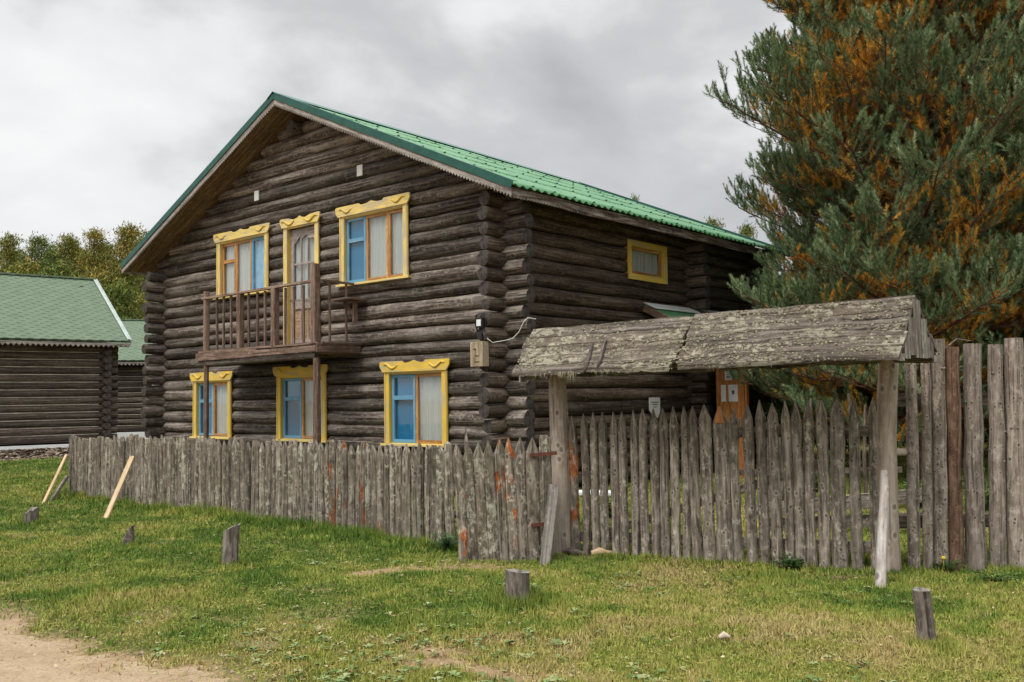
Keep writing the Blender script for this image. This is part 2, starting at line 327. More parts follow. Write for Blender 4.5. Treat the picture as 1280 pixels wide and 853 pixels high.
        if parent is not None: o.parent = parent
        return o
def tag(o, label=None, cat=None, group=None, kind=None):
    if label: o['label'] = label
    if cat: o['category'] = cat
    if group: o['group'] = group
    if kind: o['kind'] = kind
    return o
def empty(name, loc, rz=0, **k):
    o = bpy.data.objects.new(name, None); COL.objects.link(o); o.location = loc; o.rotation_euler = (0, 0, rz); o.empty_display_size = .2; return tag(o, **k)
def npmesh(name, verts, faces_n, mats, rnd=None, mi=None, parent=None, k=3):
    """fast mesh: consecutive vertices form k-gons"""
    me = bpy.data.meshes.new(name); nv = len(verts); nf = nv//k
    me.vertices.add(nv); me.vertices.foreach_set('co', np.asarray(verts, dtype=np.float32).ravel())
    me.loops.add(nv); me.loops.foreach_set('vertex_index', np.arange(nv, dtype=np.int32))
    me.polygons.add(nf); me.polygons.foreach_set('loop_start', np.arange(0, nv, k, dtype=np.int32)); me.polygons.foreach_set('loop_total', np.full(nf, k, dtype=np.int32))
    if mi is not None: me.polygons.foreach_set('material_index', np.asarray(mi, dtype=np.int32))
    if rnd is not None:
        u = me.uv_layers.new(name='rnd'); u.data.foreach_set('uv', np.repeat(np.asarray(rnd, dtype=np.float32), k, axis=0).ravel())
    for m in mats: me.materials.append(m)
    me.update(calc_edges=True); o = bpy.data.objects.new(name, me); COL.objects.link(o)
    if parent is not None: o.parent = parent
    return o
# tileable-free value noise for placement
_P = np.random.default_rng(5).random((256, 256))
def vn(x, y):
    x = np.asarray(x, float)+1000; y = np.asarray(y, float)+1000
    xi = np.floor(x).astype(int); yi = np.floor(y).astype(int); fx = x-xi; fy = y-yi; fx = fx*fx*(3-2*fx); fy = fy*fy*(3-2*fy)
    a = _P[xi % 256, yi % 256]; b = _P[(xi+1) % 256, yi % 256]; c = _P[xi % 256, (yi+1) % 256]; d = _P[(xi+1) % 256, (yi+1) % 256]
    return (a*(1-fx)+b*fx)*(1-fy)+(c*(1-fx)+d*fx)*fy
def fbm(x, y, o=4):
    r = 0; a = .5; t = 0
    for i in range(o): r = r+a*vn(x*2**i+i*17, y*2**i+i*31); t += a; a *= .5
    return r/t

# ------------------------------------------------------------------ ground
T0, T1 = G(-60, 758), G(300, 862)
TN = np.array([-(T1-T0)[1], (T1-T0)[0]]); TN /= np.linalg.norm(TN)      # points away from the track
def track_sd(x, y): return (x-T0[0])*TN[0]+(y-T0[1])*TN[1]+(fbm(x*1.6, y*1.6)-.5)*.9
PATCH = [(G(330, 808), .5, .16, -.4, .6), (G(700, 842), .5, .13, -.4, .7), (G(470, 800), .35, .10, -.5, .6), (G(230, 770), .5, .14, -.3, .5), (G(880, 742), .45, .12, -.2, .5), (G(560, 828), .55, .18, -.5, .9), (G(520, 714), 1.0, .22, .15, 1.0), (G(600, 706), .6, .12, 0, .8), (G(545, 812), .38, .2, -.5, .9), (G(610, 838), .5, .14, -.5, .9), (G(715, 697), .5, .12, 0, .9),
         (G(405, 741), .16, .12, 0, .7), (G(1085, 722), .7, .2, 0, .5), (G(850, 735), .7, .2, -.3, .4), (G(770, 745), .5, .15, -.3, .4), (G(1000, 735), .6, .15, -.3, .4)]
def dirt(x, y):
    x = np.asarray(x, float); y = np.asarray(y, float); m = np.zeros_like(x)
    for p, a, b, r, s in PATCH:
        dx, dy = x-p[0], y-p[1]; u = (dx*cos(r)+dy*sin(r))/a; v = (-dx*sin(r)+dy*cos(r))/b
        m = np.maximum(m, s*np.clip(1.25-np.sqrt(u*u+v*v)+(fbm(x*5, y*5)-.5)*1.6, 0, 1))
    m = np.maximum(m, np.clip(.55-track_sd(x, y)*1.0, 0, 1))
    return np.maximum(m, np.clip((fbm(x*1.3+9, y*1.3)-.66)*4, 0, .45))
def hgt(x, y):
    x = np.asarray(x, float); y = np.asarray(y, float)
    d = np.hypot(x, y); return ((fbm(x*.5, y*.5)-.5)*.10+(fbm(x*2.2, y*2.2, 3)-.5)*.035)*np.clip((30-d)/15, 0, 1)*np.clip((d-1)/4, 0, 1)
xs = np.concatenate([-np.geomspace(900, 10, 26), np.arange(-9.5, 6.5, .075), np.geomspace(6.6, 900, 28)])
ys = np.concatenate([[-200, -60, -20, -8, -2, 1, 3], np.arange(4, 17, .085), np.geomspace(17.1, 1500, 50)])
X, Y = np.meshgrid(xs, ys); Z = hgt(X, Y); nx, ny = len(xs), len(ys)
me = bpy.data.meshes.new('ground'); V = np.stack([X, Y, Z], -1).reshape(-1, 3)
idx = np.arange(nx*ny).reshape(ny, nx); fc = np.stack([idx[:-1, :-1], idx[:-1, 1:], idx[1:, 1:], idx[1:, :-1]], -1).reshape(-1, 4)
me.from_pydata(V.tolist(), [], fc.tolist()); me.polygons.foreach_set('use_smooth', [True]*len(fc))
at_ = me.attributes.new('dirt', 'FLOAT', 'POINT'); at_.data.foreach_set('value', dirt(V[:, 0], V[:, 1]).astype(np.float32))
GM = Mat('grassy_ground'); ps = GM.pos(); a = GM.n('ShaderNodeAttribute'); a.attribute_name = 'dirt'
n1_ = GM.noise(ps, 1.1, 6, .6); n2_ = GM.noise(ps, 14, 5, .65); n3_ = GM.noise(ps, 70, 3, .6)
gc = GM.mix(GM.ramp(n1_, [(.35, 0.0), (.65, 1.0)]), (.075, .095, .022), (.14, .12, .045)); gc = GM.mix(GM.ramp(n2_, [(.45, 0.0), (.7, .7)]), gc, (.11, .075, .035))
dc = GM.mix(GM.ramp(n2_, [(.3, 0.0), (.7, 1.0)]), (.20, .13, .07), (.35, .25, .15)); dc = GM.mix(GM.ramp(n3_, [(.5, 0.0), (.75, .6)]), dc, (.36, .27, .19))
mk = GM.ramp(GM.math('ADD', a.outputs['Fac'], GM.math('MULTIPLY', GM.math('SUBTRACT', n2_, .5), .7)), [(.4, 0.0), (.62, 1.0)])
GM.base(GM.mix(mk, gc, dc)); GM.bump(GM.math('ADD', n2_, GM.math('MULTIPLY', n3_, .4)), .8, .03); GM = GM.set(.95, 0, .1)
me.materials.append(GM); go = bpy.data.objects.new('ground', me); COL.objects.link(go); tag(go, 'rough lawn with worn earth patches in front of the fence', 'ground', kind='structure')
# sandy track: its own sheet with a ragged edge
tm = MB(); st = .12
tx = np.arange(-9, 1.5, st); ty = np.arange(1.5, 9.5, st)
XX, YY = np.meshgrid(tx, ty); SD = track_sd(XX, YY)+(fbm(XX*6, YY*6)-.5)*.35
vid = {}; tv = []; tf = []
def vidx(i, j):
    if (i, j) not in vid:
        x, y = tx[j]+random.uniform(-.04, .04), ty[i]+random.uniform(-.04, .04); vid[i, j] = len(tv); edge = max(0, SD[i, j]+.22)
        tv.append((x, y, float(hgt(x, y))+.008-edge*.07))
    return vid[i, j]
for i in range(len(ty)-1):
    for j in range(len(tx)-1):
        if SD[i:i+2, j:j+2].min() < -.05: tf.append((vidx(i, j), vidx(i, j+1), vidx(i+1, j+1), vidx(i+1, j)))
SM = Mat('sandy_track'); ps = SM.pos(); a1 = SM.noise(ps, 3, 6, .65); a2 = SM.noise(ps, 45, 4, .7); a3 = SM.noise(ps, .9, 4, .5)
c = SM.mix(SM.ramp(a1, [(.3, 0.0), (.7, 1.0)]), (.33, .235, .145), (.47, .365, .245)); c = SM.mix(SM.ramp(a2, [(.35, .6), (.5, 0.0)]), c, (.17, .11, .07)); c = SM.mix(SM.ramp(a3, [(.5, 0.0), (.7, .35)]), c, (.2, .12, .075))
SM.base(c); SM.bump(SM.math('ADD', a1, a2), .8, .02); SM = SM.set(.95, 0, .1)
me = bpy.data.meshes.new('sandy_track'); me.from_pydata(tv, [], tf); me.polygons.foreach_set('use_smooth', [True]*len(tf)); me.materials.append(SM); me.update()
o = bpy.data.objects.new('sandy_track', me); COL.objects.link(o); tag(o, 'bare sandy dirt track at the lawn corner', 'track', kind='structure')

# ------------------------------------------------------------------ log house (local: x right along the gable front, y into the house, z up)
R = at(633, 500, 14.7); R[2] = 0
d1 = ray(-720, 517); d1[2] = 0; d1 /= np.linalg.norm(d1); d2 = np.array([d1[1], -d1[0], 0])
d2 = d2 if d2[1] > 0 else -d2
HS = 10.36; HD = 8.4
house = empty('log_house', (R[0], R[1], 0), atan2(-d1[1], -d1[0]), label='big two storey dark log house with green corrugated roof and yellow framed windows', cat='house')
def H2W(p): return np.array([R[0], R[1], 0])+(-d1)*p[0]+d2*p[1]+np.array([0, 0, p[2]])
CH = .236; PR = .5
def logline(mb, p0, p1, r, openings=(), zc=0, axis=0, cap=1, rough=1):
    """one log course cut at the openings; p0->p1 along x (axis 0) or y (axis 1)"""
    lo, hi = p0[axis], p1[axis]; cuts = [(lo, hi)]
    for a, b, z0, z1 in openings:
        if z0-.06 < zc < z1+.06:
            nc = []
            for l, h in cuts:
                if b <= l or a >= h: nc.append((l, h))
                else:
                    if a > l: nc.append((l, a))
                    if b < h: nc.append((b, h))
            cuts = nc
    for l, h in cuts:
        if h-l < .08: continue
        m = max(2, int((h-l)/.5)+1); pts = []; rr = []
        bow = random.uniform(-.012, .012)*rough
        for k in range(m):
            t = k/(m-1); q = list(p0); q[axis] = l+(h-l)*t; q[2] = p0[2]+bow*sin(pi*t)+random.uniform(-.006, .006)*rough; q[1-axis] += random.uniform(-.008, .008)*rough
            pts.append(q); rr.append(r*(1+random.uniform(-.035, .035)*rough))
        if h >= hi-.01: rr[-1] *= random.uniform(.78, 1.03)
        if l <= lo+.01: rr[0] *= random.uniform(.78, 1.03) 
        mb.tube(pts, rr, 12, .03, 0, cap, dome=random.uniform(0, .02))
RIDGE = 7.44; SL = .45
def sag(y): return -.0112*(y+.7)
def rz(x, y=0): return RIDGE+sag(y)*(1-abs(x+HS/2)/6)-SL*abs(x+HS/2)     # top of roof sheet
# openings on front: x = -s
WIN = [('u1', -8.02, -6.16, 3.82, 5.0), ('door', -5.64, -4.53, 2.62, 5.0), ('u3', -3.90, -2.06, 3.72, 4.98), ('l1', -8.93, -7.46, .86, 2.06), ('l2', -5.86, -4.32, .86, 2.09), ('l3', -2.69, -1.15, .84, 2.08)]
OP = [(a+.06, b-.06, z0+.02, z1-.02) for _, a, b, z0, z1 in WIN]
fwm = MB()
for i in range(21):
    z = .10+CH*i; r = .121+(.010 if i % 2 else -.006)+random.uniform(-.006, .006)
    if z < 4.62:
        logline(fwm, [-HS-PR+random.uniform(-.05, .05), 0, z], [PR+random.uniform(-.08, .05), 0, z], r, OP, z)
fwm.build('front_wall', [LOG, LOGE], house)
gb = MB(); i = 20
while True:
    z = .10+CH*i; i += 1
    half = (RIDGE-.2-(z+.09))/SL
    if z < 4.62: continue
    if half < .35: break
    r = .122+random.uniform(-.008, .008); half = min(half+.30, HS/2+PR)
    logline(gb, [-HS/2-half, 0, z], [-HS/2+half, 0, z], r, OP, z)
gb.tube([(-HS/2-.02, -.32, 6.93), (-HS/2-.02, .3, 6.93)], [.12, .12], 10, .03, 0, 1)
gb.tube([(-HS/2-2.55, -.05, 5.86), (-HS/2-2.55, .3, 5.86)], [.09, .09], 10, .03, 0, 1)
gb.build('gable_wall', [LOG, LOGE], house)
SOP = [(3.37, 4.61, 3.86, 4.40)]
sw = MB()
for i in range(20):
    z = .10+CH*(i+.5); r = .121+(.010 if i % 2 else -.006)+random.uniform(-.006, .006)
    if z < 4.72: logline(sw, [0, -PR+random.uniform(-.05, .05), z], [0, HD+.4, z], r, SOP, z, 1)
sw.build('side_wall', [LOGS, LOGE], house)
lw = MB()
for i in range(20):
    z = .10+CH*(i+.5); r = .121+(.010 if i % 2 else -.006)
    if z < 4.66: logline(lw, [-HS, -PR+random.uniform(-.05, .05), z], [-HS, HD+.4, z], r, (), z, 1)
lw.build('left_wall', [LOG, LOGE], house)
cw = MB()
for yy, x0 in ((5.62, -1.5), (HD, -HS-.4)):
    for i in range(20):
        z = .10+CH*i
        if z < 4.6: logline(cw, [x0, yy, z], [PR+random.uniform(-.04, .04), yy, z], .12, (), z)
cw.build('cross_wall', [LOGS, LOGE], house)
# dark interior so that no light shows between the logs
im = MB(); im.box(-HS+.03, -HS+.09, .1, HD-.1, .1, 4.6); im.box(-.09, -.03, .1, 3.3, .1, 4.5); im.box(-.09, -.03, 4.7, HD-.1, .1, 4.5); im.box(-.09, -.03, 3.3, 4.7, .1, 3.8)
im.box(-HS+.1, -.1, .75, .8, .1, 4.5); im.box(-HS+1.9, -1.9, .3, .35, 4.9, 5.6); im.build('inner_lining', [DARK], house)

# roof
def corr(side):
    """side +1: right slope, -1: left slope.  Returns the mesh builder of the corrugated sheets"""
    pitch = .178; ny_ = int((HD+1.3)/pitch*8); rows = 5; L = 5.95
    mb = MB(); y0, y1 = -.7, HD+.6
    for rrow in range(rows):
        a0 = L*rrow/rows-(.12 if rrow else 0); a1 = L*(rrow+1)/rows+(.04 if rrow == rows-1 else 0)
        off = random.uniform(0, 9); vs = []; steps = 3
        for si in range(steps+1):
            a = a0+(a1-a0)*si/steps; lift = .007*(si/steps) + .004*(rows-rrow)*0
            for k in range(ny_+1):
                y = y0+(y1-y0)*k/ny_; x = -HS/2+side*a
                vs.append((x, y, rz(x, y)+.022*sin(2*pi*(y-y0)/pitch)+lift+.004*sin(y*3+off)))
        n = ny_+1; fs = []; us = []
        for si in range(steps):
            for k in range(ny_):
                f = (si*n+k, (si+1)*n+k, (si+1)*n+k+1, si*n+k+1); f = f if side > 0 else f[::-1]
                fs.append(f); us.append([(vs[q][1], vs[q][0]+rrow*3) for q in f])
        mb.add(vs, fs, us, (random.random(), .5), 0, True)
        if side > 0:   # dark bolts on crests along each lap
            for k in range(int((y1-y0)/pitch)):
                if k % 3: continue
                for aa in (a1-.10,):
                    y = y0+pitch*(k+.25); x = -HS/2+side*aa; z = rz(x, y)+.036
                    mb.box(x-.014, x+.014, y-.014, y+.014, z-.008, z+.008, 1)
    return mb
roof = corr(1).build('roof', [ROOF, BOLT], house)
mb = corr(-1); r2 = mb.build('roof_slope', [ROOF, BOLT], roof)
for o_ in (roof, r2):
    s_ = o_.modifiers.new('thick', 'SOLIDIFY'); s_.thickness = .004; s_.offset = -1
# ridge cap, verge flashing, barge boards (saw-tooth lower edge), soffit
def alongslope(side, a, dz=0, y=-.7):
    x = -HS/2+side*a; return (x, y, rz(x, y)+dz)
m = MB()
for side in (-1, 1):
    vs = []; 
    for k in range(21):
        y = -.74+(HD+1.36)*k/20
        for a, dz in ((0, .075), (.19, .05)): vs.append(alongslope(side, a, dz, y))
    fs = [(2*k, 2*k+1, 2*k+3, 2*k+2) if side > 0 else (2*k, 2*k+2, 2*k+3, 2*k+1) for k in range(20)]
    m.add(vs, fs, [[(vs[q][1], vs[q][0]) for q in f] for f in fs], (.5, .5), 0, False)
rc = m.build('ridge_cap', [TEAL2], roof); rc.modifiers.new('t', 'SOLIDIFY').thickness = .006
for side in (-1, 1):
    m = MB()
    m.beam(alongslope(side, 0, .0, -.715), alongslope(side, 5.97, .0, -.715), .012, .125, (0, 0, 1))
    m.beam(alongslope(side, 0, .062, -.655), alongslope(side, 5.97, .062, -.655), .12, .008, (0, 0, 1))
    m.build('verge_flashing', [TEAL], roof); m = MB()
    m.beam(alongslope(side, 0, .0, HD+.63), alongslope(side, 5.97, .0, HD+.63), .02, .15, (0, 0, 1))
    m.build('verge_flashing', [TEAL], roof)
m = MB()
def saw(mb, fn, L, h, tooth=.062, depth=.04, th=.02):
    """board with a saw-tooth lower edge; fn(a, drop, side_offset) -> point"""
    n = int(L/tooth); vs = []; ou = random.random()*9
    for k in range(n+1):
        a = L*k/n
        for dr in (0, h): vs += [fn(a, dr, 0), fn(a, dr, th)]
        am = a+L/n/2; vs += [fn(min(am, L), h+depth, 0), fn(min(am, L), h+depth, th)]
    fs = []; us = []
    for k in range(n):
        b = 6*k; c = b+6
        for f in ((b, b+2, b+4, c+2, c), (b+1, c+1, c+3, b+5, b+3), (b+2, b+3, b+5, b+4), (b+4, b+5, c+3, c+2), (b, c, c+1, b+1)):
            fs.append(f)
            uu = []
            for q in f:
                kk, r_ = divmod(q, 6); uu.append((ou+(kk+(.5 if r_ > 3 else 0))*L/n, (0, .01, h, h+.01, h+depth, h+depth)[r_]))
            us.append(uu)
    mb.add(vs, fs, us, None, 0)
for side in (-1, 1):
    x_ = lambda a, dr, w, s=side: (alongslope(s, a)[0], -.70+w, alongslope(s, a)[2]-.055-dr)
    saw(m, x_, 5.95, .105)
m.build('barge_board', [BARGE], roof)
for side in (1, -1):
    m = MB()
    x_ = lambda a, dr, w, s=side: (-HS/2+s*(5.90-w), -.68+a, rz(-HS/2+s*5.9, a-.7)-.045-dr+.008*sin(a*2.3))
    saw(m, x_, 9.55, .13, .075, .03, .025)
    m.build('eave_fascia', [FASC], roof)
m = MB()
for side in (1, -1):           # soffit boards run up the slope
    nb = 46; bw = .17
    y = -.66
    while y < HD+.55:
        for a0, a1 in ((0, 3.0), (3.0, 5.86)):
            if y > .3 and a1 < 4: continue
            if y > .3: a0 = 4.9
            p0, p1 = alongslope(side, a0, -.15, y+bw/2), alongslope(side, a1, -.15, y+bw/2)
            m.beam(p0, p1, bw-.008, .022, (0, 0, 1), 0, (random.random()*.7+.3, .5))
        y += bw
m.build('soffit', [SOFF], roof)
# rafters + underlayer under the main span, so nothing is hollow
m = MB()
for side in (1, -1):
    for y in np.arange(-.2, HD, 1.1): m.beam(alongslope(side, 0, -.09, y), alongslope(side, 5.8, -.09, y), .06, .1)
m.build('rafters', [SOFF], roof)

# ---- windows
def frontT(p): return (p[0], -p[1], p[2])             # window-local (a, outward n, z)
def sideT(p): return (p[1], p[0], p[2])
def make_window(a0, a1, z0, z1, cols, T, label, carved=True, plainframe=False, scroll=True, pale=False, parent=house, nout=.165):
    """a0..a1/z0..z1 outer casing; cols: (width, kind, transom) from left; returns window object"""
    cw_ = .125 if not plainframe else .11; Y = YELP if pale else YEL
    m = MB(T); n0, n1 = nout-.03, nout
    def bx(mb, x0, x1, na, nb, za, zb, mi=0, rn=None): mb.box(x0, x1, na, nb, za, zb, mi, rn)
    bx(m, a0, a0+cw_, n0, n1, z0, z1); bx(m, a1-cw_, a1, n0, n1, z0, z1)
    bx(m, a0+.012, a0+.035, n1, n1+.012, z0, z1-.01); bx(m, a1-.035, a1-.012, n1, n1+.012, z0, z1-.01)
    if plainframe:
        bx(m, a0, a1, n0+.003, n1+.003, z1, z1+cw_); bx(m, a0, a1, n0+.003, n1+.003, z0-cw_, z0)
    else: bx(m, a0+.02, a1-.02, n0, n1-.004, z1-.04, z1+.02)
    # jambs inside the opening
    for x in (a0+cw_-.02, a1-cw_+.02): bx(m, x-.012, x+.012, -.02, n0, z0, z1)
    bx(m, a0+cw_, a1-cw_, -.02, n0, z1-(.055 if not plainframe else -.002), z1-(.03 if not plainframe else -.03)); bx(m, a0+cw_, a1-cw_, -.02, n0, z0-.02, z0+.005)
    if carved:
        w_ = a1-a0; h = .185; zc = z1-.01; e = .085; c_ = (a0+a1)/2; nw = min(.3, w_*.16)
        top = [(a0-e+.0, zc+.10), (a0-e, zc+.165), (a0-e+.03, zc+h), (c_-nw-.05, zc+h), (c_-nw, zc+h-.035), (c_-nw*.6, zc+h-.035), (c_-nw*.3, zc+h-.02), (c_, zc+h+.005), (c_+nw*.3, zc+h-.02), (c_+nw*.6, zc+h-.035),
               (c_+nw, zc+h-.035), (c_+nw+.05, zc+h), (a1+e-.03, zc+h), (a1+e, zc+.165), (a1+e, zc+.10), (a1+e-.03, zc+.05), (a1+.01, zc), (a0-.01, zc), (a0-e+.03, zc+.05)]
        for q in range(len(top)): pass
        m2 = MB(lambda p: T((p[0], n1+.028-p[1], p[2]))); m2.poly(top[::-1], 0, .028, 0)
        m.v += []; base = len(m.v); m.v += m2.v; m.f += [tuple(base+i for i in f) for f in m2.f]; m.uv += m2.uv; m.rn += m2.rn; m.mi += m2.mi; m.sm += m2.sm
        for sx, x0 in ((1, a0+.02), (-1, a1-.02)):      # carved scroll in relief
            sp = [(x0+sx*t*.36, n1+.03, zc+.10+.045*sin(t*2*pi+.6)*(1-.3*t)) for t in np.linspace(0, 1, 12)]
            m.tube(sp, [.010+.014*sin(pi*t) for t in np.linspace(0, 1, 12)], 6, 0, 1, 1)
            m.tube([(x0+sx*.02, n1+.03, zc+.12), (x0+sx*.07, n1+.036, zc+.145), (x0+sx*.12, n1+.03, zc+.12)], [.008, .02, .008], 6, 0, 1, 1)
    wo = m.build('window', [Y, YEL], parent); wo['label'] = label
    # sill
    if not plainframe:
        m = MB(T); bx(m, a0-.06, a1+.06, -.02, n1+.045, z0-.045, z0-.005); m.build('sill', [YELP], wo)
    # sashes
    x = a0+cw_; W_ = a1-a0-2*cw_; zb, zt = z0+.008, z1-(.058 if not plainframe else .0)
    so_ = MB(T); sb = MB(T); gl = MB(T); cu = MB(T); cb = MB(T); cl = MB(T); hasb = False; haslb = False; st_ = .052
    for wd, kind, tr in cols:
        w_ = wd*W_; xa, xb = x+.004, x+w_-.004; nn = .075; tgt = sb if kind.startswith('b') else so_
        if kind == 'lb': pass
        for q0, q1 in ((xa, xa+st_), (xb-st_, xb)): bx(tgt, q0, q1, nn-.02, nn+.022, zb, zt)
        for q0, q1 in ((zb, zb+st_*1.1), (zt-st_, zt)): bx(tgt, xa+st_, xb-st_, nn-.02, nn+.02, q0, q1)
        if tr: bx(tgt, xa+st_, xb-st_, nn-.02, nn+.024, zb+(zt-zb)*.66-st_*.7, zb+(zt-zb)*.66+st_*.7)
        bx(gl, xa+st_*.8, xb-st_*.8, nn-.004, nn, zb+.03, zt-.03)
        cc = {'b': cb, 'o': cu, 'bl': cl}[kind]
        k = max(6, int((xb-xa)/.03)); vs = []; n_ = .03
        for q in range(k+1):
            xx = xa+(xb-xa)*q/k; dn = 0 if kind == 'b' else .016*sin(q*1.35+sin(q*.7))
            vs += [(xx, n_+dn, zb), (xx, n_+dn, zt)]
        fs = [(2*q, 2*q+1, 2*q+3, 2*q+2) for q in range(k)]
        cc.add(vs, fs, [[(vs[i][2], vs[i][0]*2) for i in f] for f in fs], (.5, .5), 0, True)
        x += w_
    if so_.v: so_.build('sash', [ORW], wo)
    if sb.v: sb.build('blue_sash', [BLU], wo)
    gl.build('pane', [GLASS], wo)
    if cu.v: cu.build('curtain', [CURT], wo)
    if cb.v: cb.build('blue_panel', [BLUD], wo)
    if cl.v: cl.build('blue_curtain', [CURTB], wo)
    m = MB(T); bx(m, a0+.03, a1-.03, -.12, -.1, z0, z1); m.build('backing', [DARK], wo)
    return wo
WD = {k: (a, b, z0, z1) for k, a, b, z0, z1 in WIN}
make_window(*WD['u1'], [(.31, 'o', 1), (.36, 'o', 0), (.33, 'bl', 0)], frontT, 'upper window left of the balcony door, orange sashes and a blue pane', pale=True)
make_window(*WD['u3'], [(.34, 'b', 1), (.38, 'o', 0), (.28, 'o', 0)], frontT, 'wide upper window right of the balcony door with one blue sash', pale=True)
make_window(*WD['l1'], [(.47, 'b', 1), (.53, 'o', 0)], frontT, 'leftmost ground floor window behind the left balcony post')
make_window(*WD['l2'], [(.46, 'b', 1), (.54, 'o', 0)], frontT, 'ground floor window under the balcony')
make_window(*WD['l3'], [(.46, 'b', 1), (.54, 'o', 0)], frontT, 'ground floor window nearest the house corner')
make_window(3.31, 4.67, 3.87, 4.39, [(1, 'o', 0)], sideT, 'small plain yellow framed window under the side eave', carved=False, plainframe=True)
# ---- balcony door
a0, a1, z0, z1 = WD['door']
m = MB(frontT); n0, n1 = .135, .165
m.box(a0, a0+.12, n0, n1, z0, z1); m.box(a1-.12, a1, n0, n1, z0, z1); m.box(a0+.02, a1-.02, n0, n1-.004, z1-.04, z1+.02)
for x in (a0+.1, a1-.1): m.box(x-.012, x+.012, -.02, n0, z0, z1, 1)
h = .185; zc = z1-.01; e = .075; c_ = (a0+a1)/2
top = [(a0-e, zc+.10), (a0-e, zc+.165), (a0-e+.03, zc+h), (a0+.2, zc+h-.01), (c_-.18, zc+h-.05), (c_-.06, zc+h-.03), (c_, zc+h), (c_+.06, zc+h-.03), (c_+.18, zc+h-.05), (a1-.2, zc+h-.01), (a1+e-.03, zc+h), (a1+e, zc+.165), (a1+e, zc+.10), (a1+.01, zc), (a0-.01, zc)]
m2 = MB(lambda p: frontT((p[0], n1+.028-p[1], p[2]))); m2.poly(top[::-1], 0, .028, 0)
b_ = len(m.v); m.v += m2.v; m.f += [tuple(b_+i for i in f) for f in m2.f]; m.uv += m2.uv; m.rn += m2.rn; m.mi += m2.mi; m.sm += m2.sm
for sx, x0 in ((1, a0-.02), (-1, a1+.02)):
    m.tube([(x0+sx*t*.42, n1+.03, zc+.09+.045*sin(t*2*pi+.6)) for t in np.linspace(0, 1, 12)], [.012+.018*sin(pi*t) for t in np.linspace(0, 1, 12)], 6, 0, 1, 1)
door = m.build('door', [YELP, YEL], house); door['label'] = 'grey glazed balcony door in a yellow casing'
m = MB(frontT); xa, xb = a0+.115, a1-.115; zt = z1-.05
m.box(xa, xa+.11, .03, .075, z0, zt); m.box(xb-.11, xb, .03, .075, z0, zt)
m.box(xa+.11, xb-.11, .03, .073, zt-.13, zt); m.box(xa+.11, xb-.11, .03, .073, z0, z0+.16); m.box(xa+.11, xb-.11, .03, .073, z0+.75, z0+.95)
for q in (1, 2): x = xa+.11+(xb-xa-.22)*q/3; m.box(x-.014, x+.014, .035, .07, z0+.95, zt-.13); m.box(x-.014, x+.014, .035, .07, z0+.16, z0+.75)
m.box(xa+.11, xb-.11, .036, .068, z0+1.62, z0+1.66)
arc = [(xa+.11, zt-.12), (xb-.11, zt-.12)]+[(xb-.11-(xb-xa-.22)*t, zt-.27+.11*abs(sin(t*2*pi*.5))+.03*sin(t*6*pi)) for t in np.linspace(0, 1, 13)]
m2 = MB(lambda p: frontT((p[0], .07-p[1], p[2]))); m2.poly(arc, 0, .02)
b_ = len(m.v); m.v += m2.v; m.f += [tuple(b_+i for i in f) for f in m2.f]; m.uv += m2.uv; m.rn += m2.rn; m.mi += m2.mi; m.sm += m2.sm
m.build('door_leaf', [DOORW], door)
m = MB(frontT); m.box(xa+.11, xb-.11, .04, .052, z0+.16, z0+.75); m.build('door_panel', [DOORO], door)
m = MB(frontT); m.box(xa+.1, xb-.1, .05, .054, z0+.95, zt-.1); m.build('door_pane', [GLASS], door)
m = MB(frontT); vs = []; k = 24
for q in range(k+1):
    xx = xa+.08+(xb-xa-.16)*q/k; dn = .015*sin(q*1.3); vs += [(xx, .0+dn, z0+.9), (xx, .0+dn, zt)]
fs = [(2*q, 2*q+1, 2*q+3, 2*q+2) for q in range(k)]; m.add(vs, fs, [[(vs[i][2], vs[i][0]*2) for i in f] for f in fs], (.5, .5), 0, True); m.build('door_curtain', [CURT], door)
m = MB(frontT); m.tube([(xa+.06, .075, z0+.93), (xa+.06, .12, z0+.93), (xa+.15, .12, z0+.93)], .009, 6, 0, 0, 0); m.build('door_handle', [BLACKP], door)

# ---- balcony: x from -7.16 to -3.47, y from -1.0 to -.1
bal = empty('balcony', (-5.3, 0, 2.5)); bal.parent = house; bal['label'] = 'brown wooden balcony with thin balusters'
def BT(p): return (p[0]+5.3, p[1], p[2]-2.5)
BX0, BX1, BQ = -7.16, -3.47, -1.0
m = MB(BT)
y = BQ-.05
while y < -.12:
    m.box(BX0-.08, BX1+.05, y, y+.13, 2.575, 2.61); y += .14
m.build('floor', [BALC], bal)
m = MB(BT)
m.beam((BX0-.12, BQ-.07, 2.49), (-5.2, BQ-.07, 2.50), .03, .15, rn=(.6, .5)); m.beam((-5.35, BQ-.095, 2.485), (BX1+.06, BQ-.08, 2.50), .03, .11, rn=(.45, .5))
m.beam((BX1+.07, BQ-.08, 2.505), (BX1+.07, -.1, 2.505), .03, .14, rn=(.3, .5)); m.beam((BX1+.11, BQ-.0, 2.60), (BX1+.11, -.1, 2.60), .05, .035, rn=(.2, .5)); m.beam((BX0-.1, BQ-.06, 2.5), (BX0-.1, -.1, 2.5), .03, .14)
m.build('rim_board', [BALC], bal)
m = MB(BT); m.tube([(BX0-.15, BQ+.02, 2.365), (-5.4, BQ+.0, 2.375), (BX1-.05, BQ+.02, 2.385)], [.065, .06, .055], 10, .03, 0, 1); m.build('carrying_log', [STUMP, LOGE], bal)
m = MB(BT)
for x in (-6.9, -5.6, -4.4, -3.55): m.tube([(x, -1.02, 2.46), (x, 0, 2.46)], .055, 8, .03, 0, 1)
m.build('joist', [BALC, LOGE], bal)
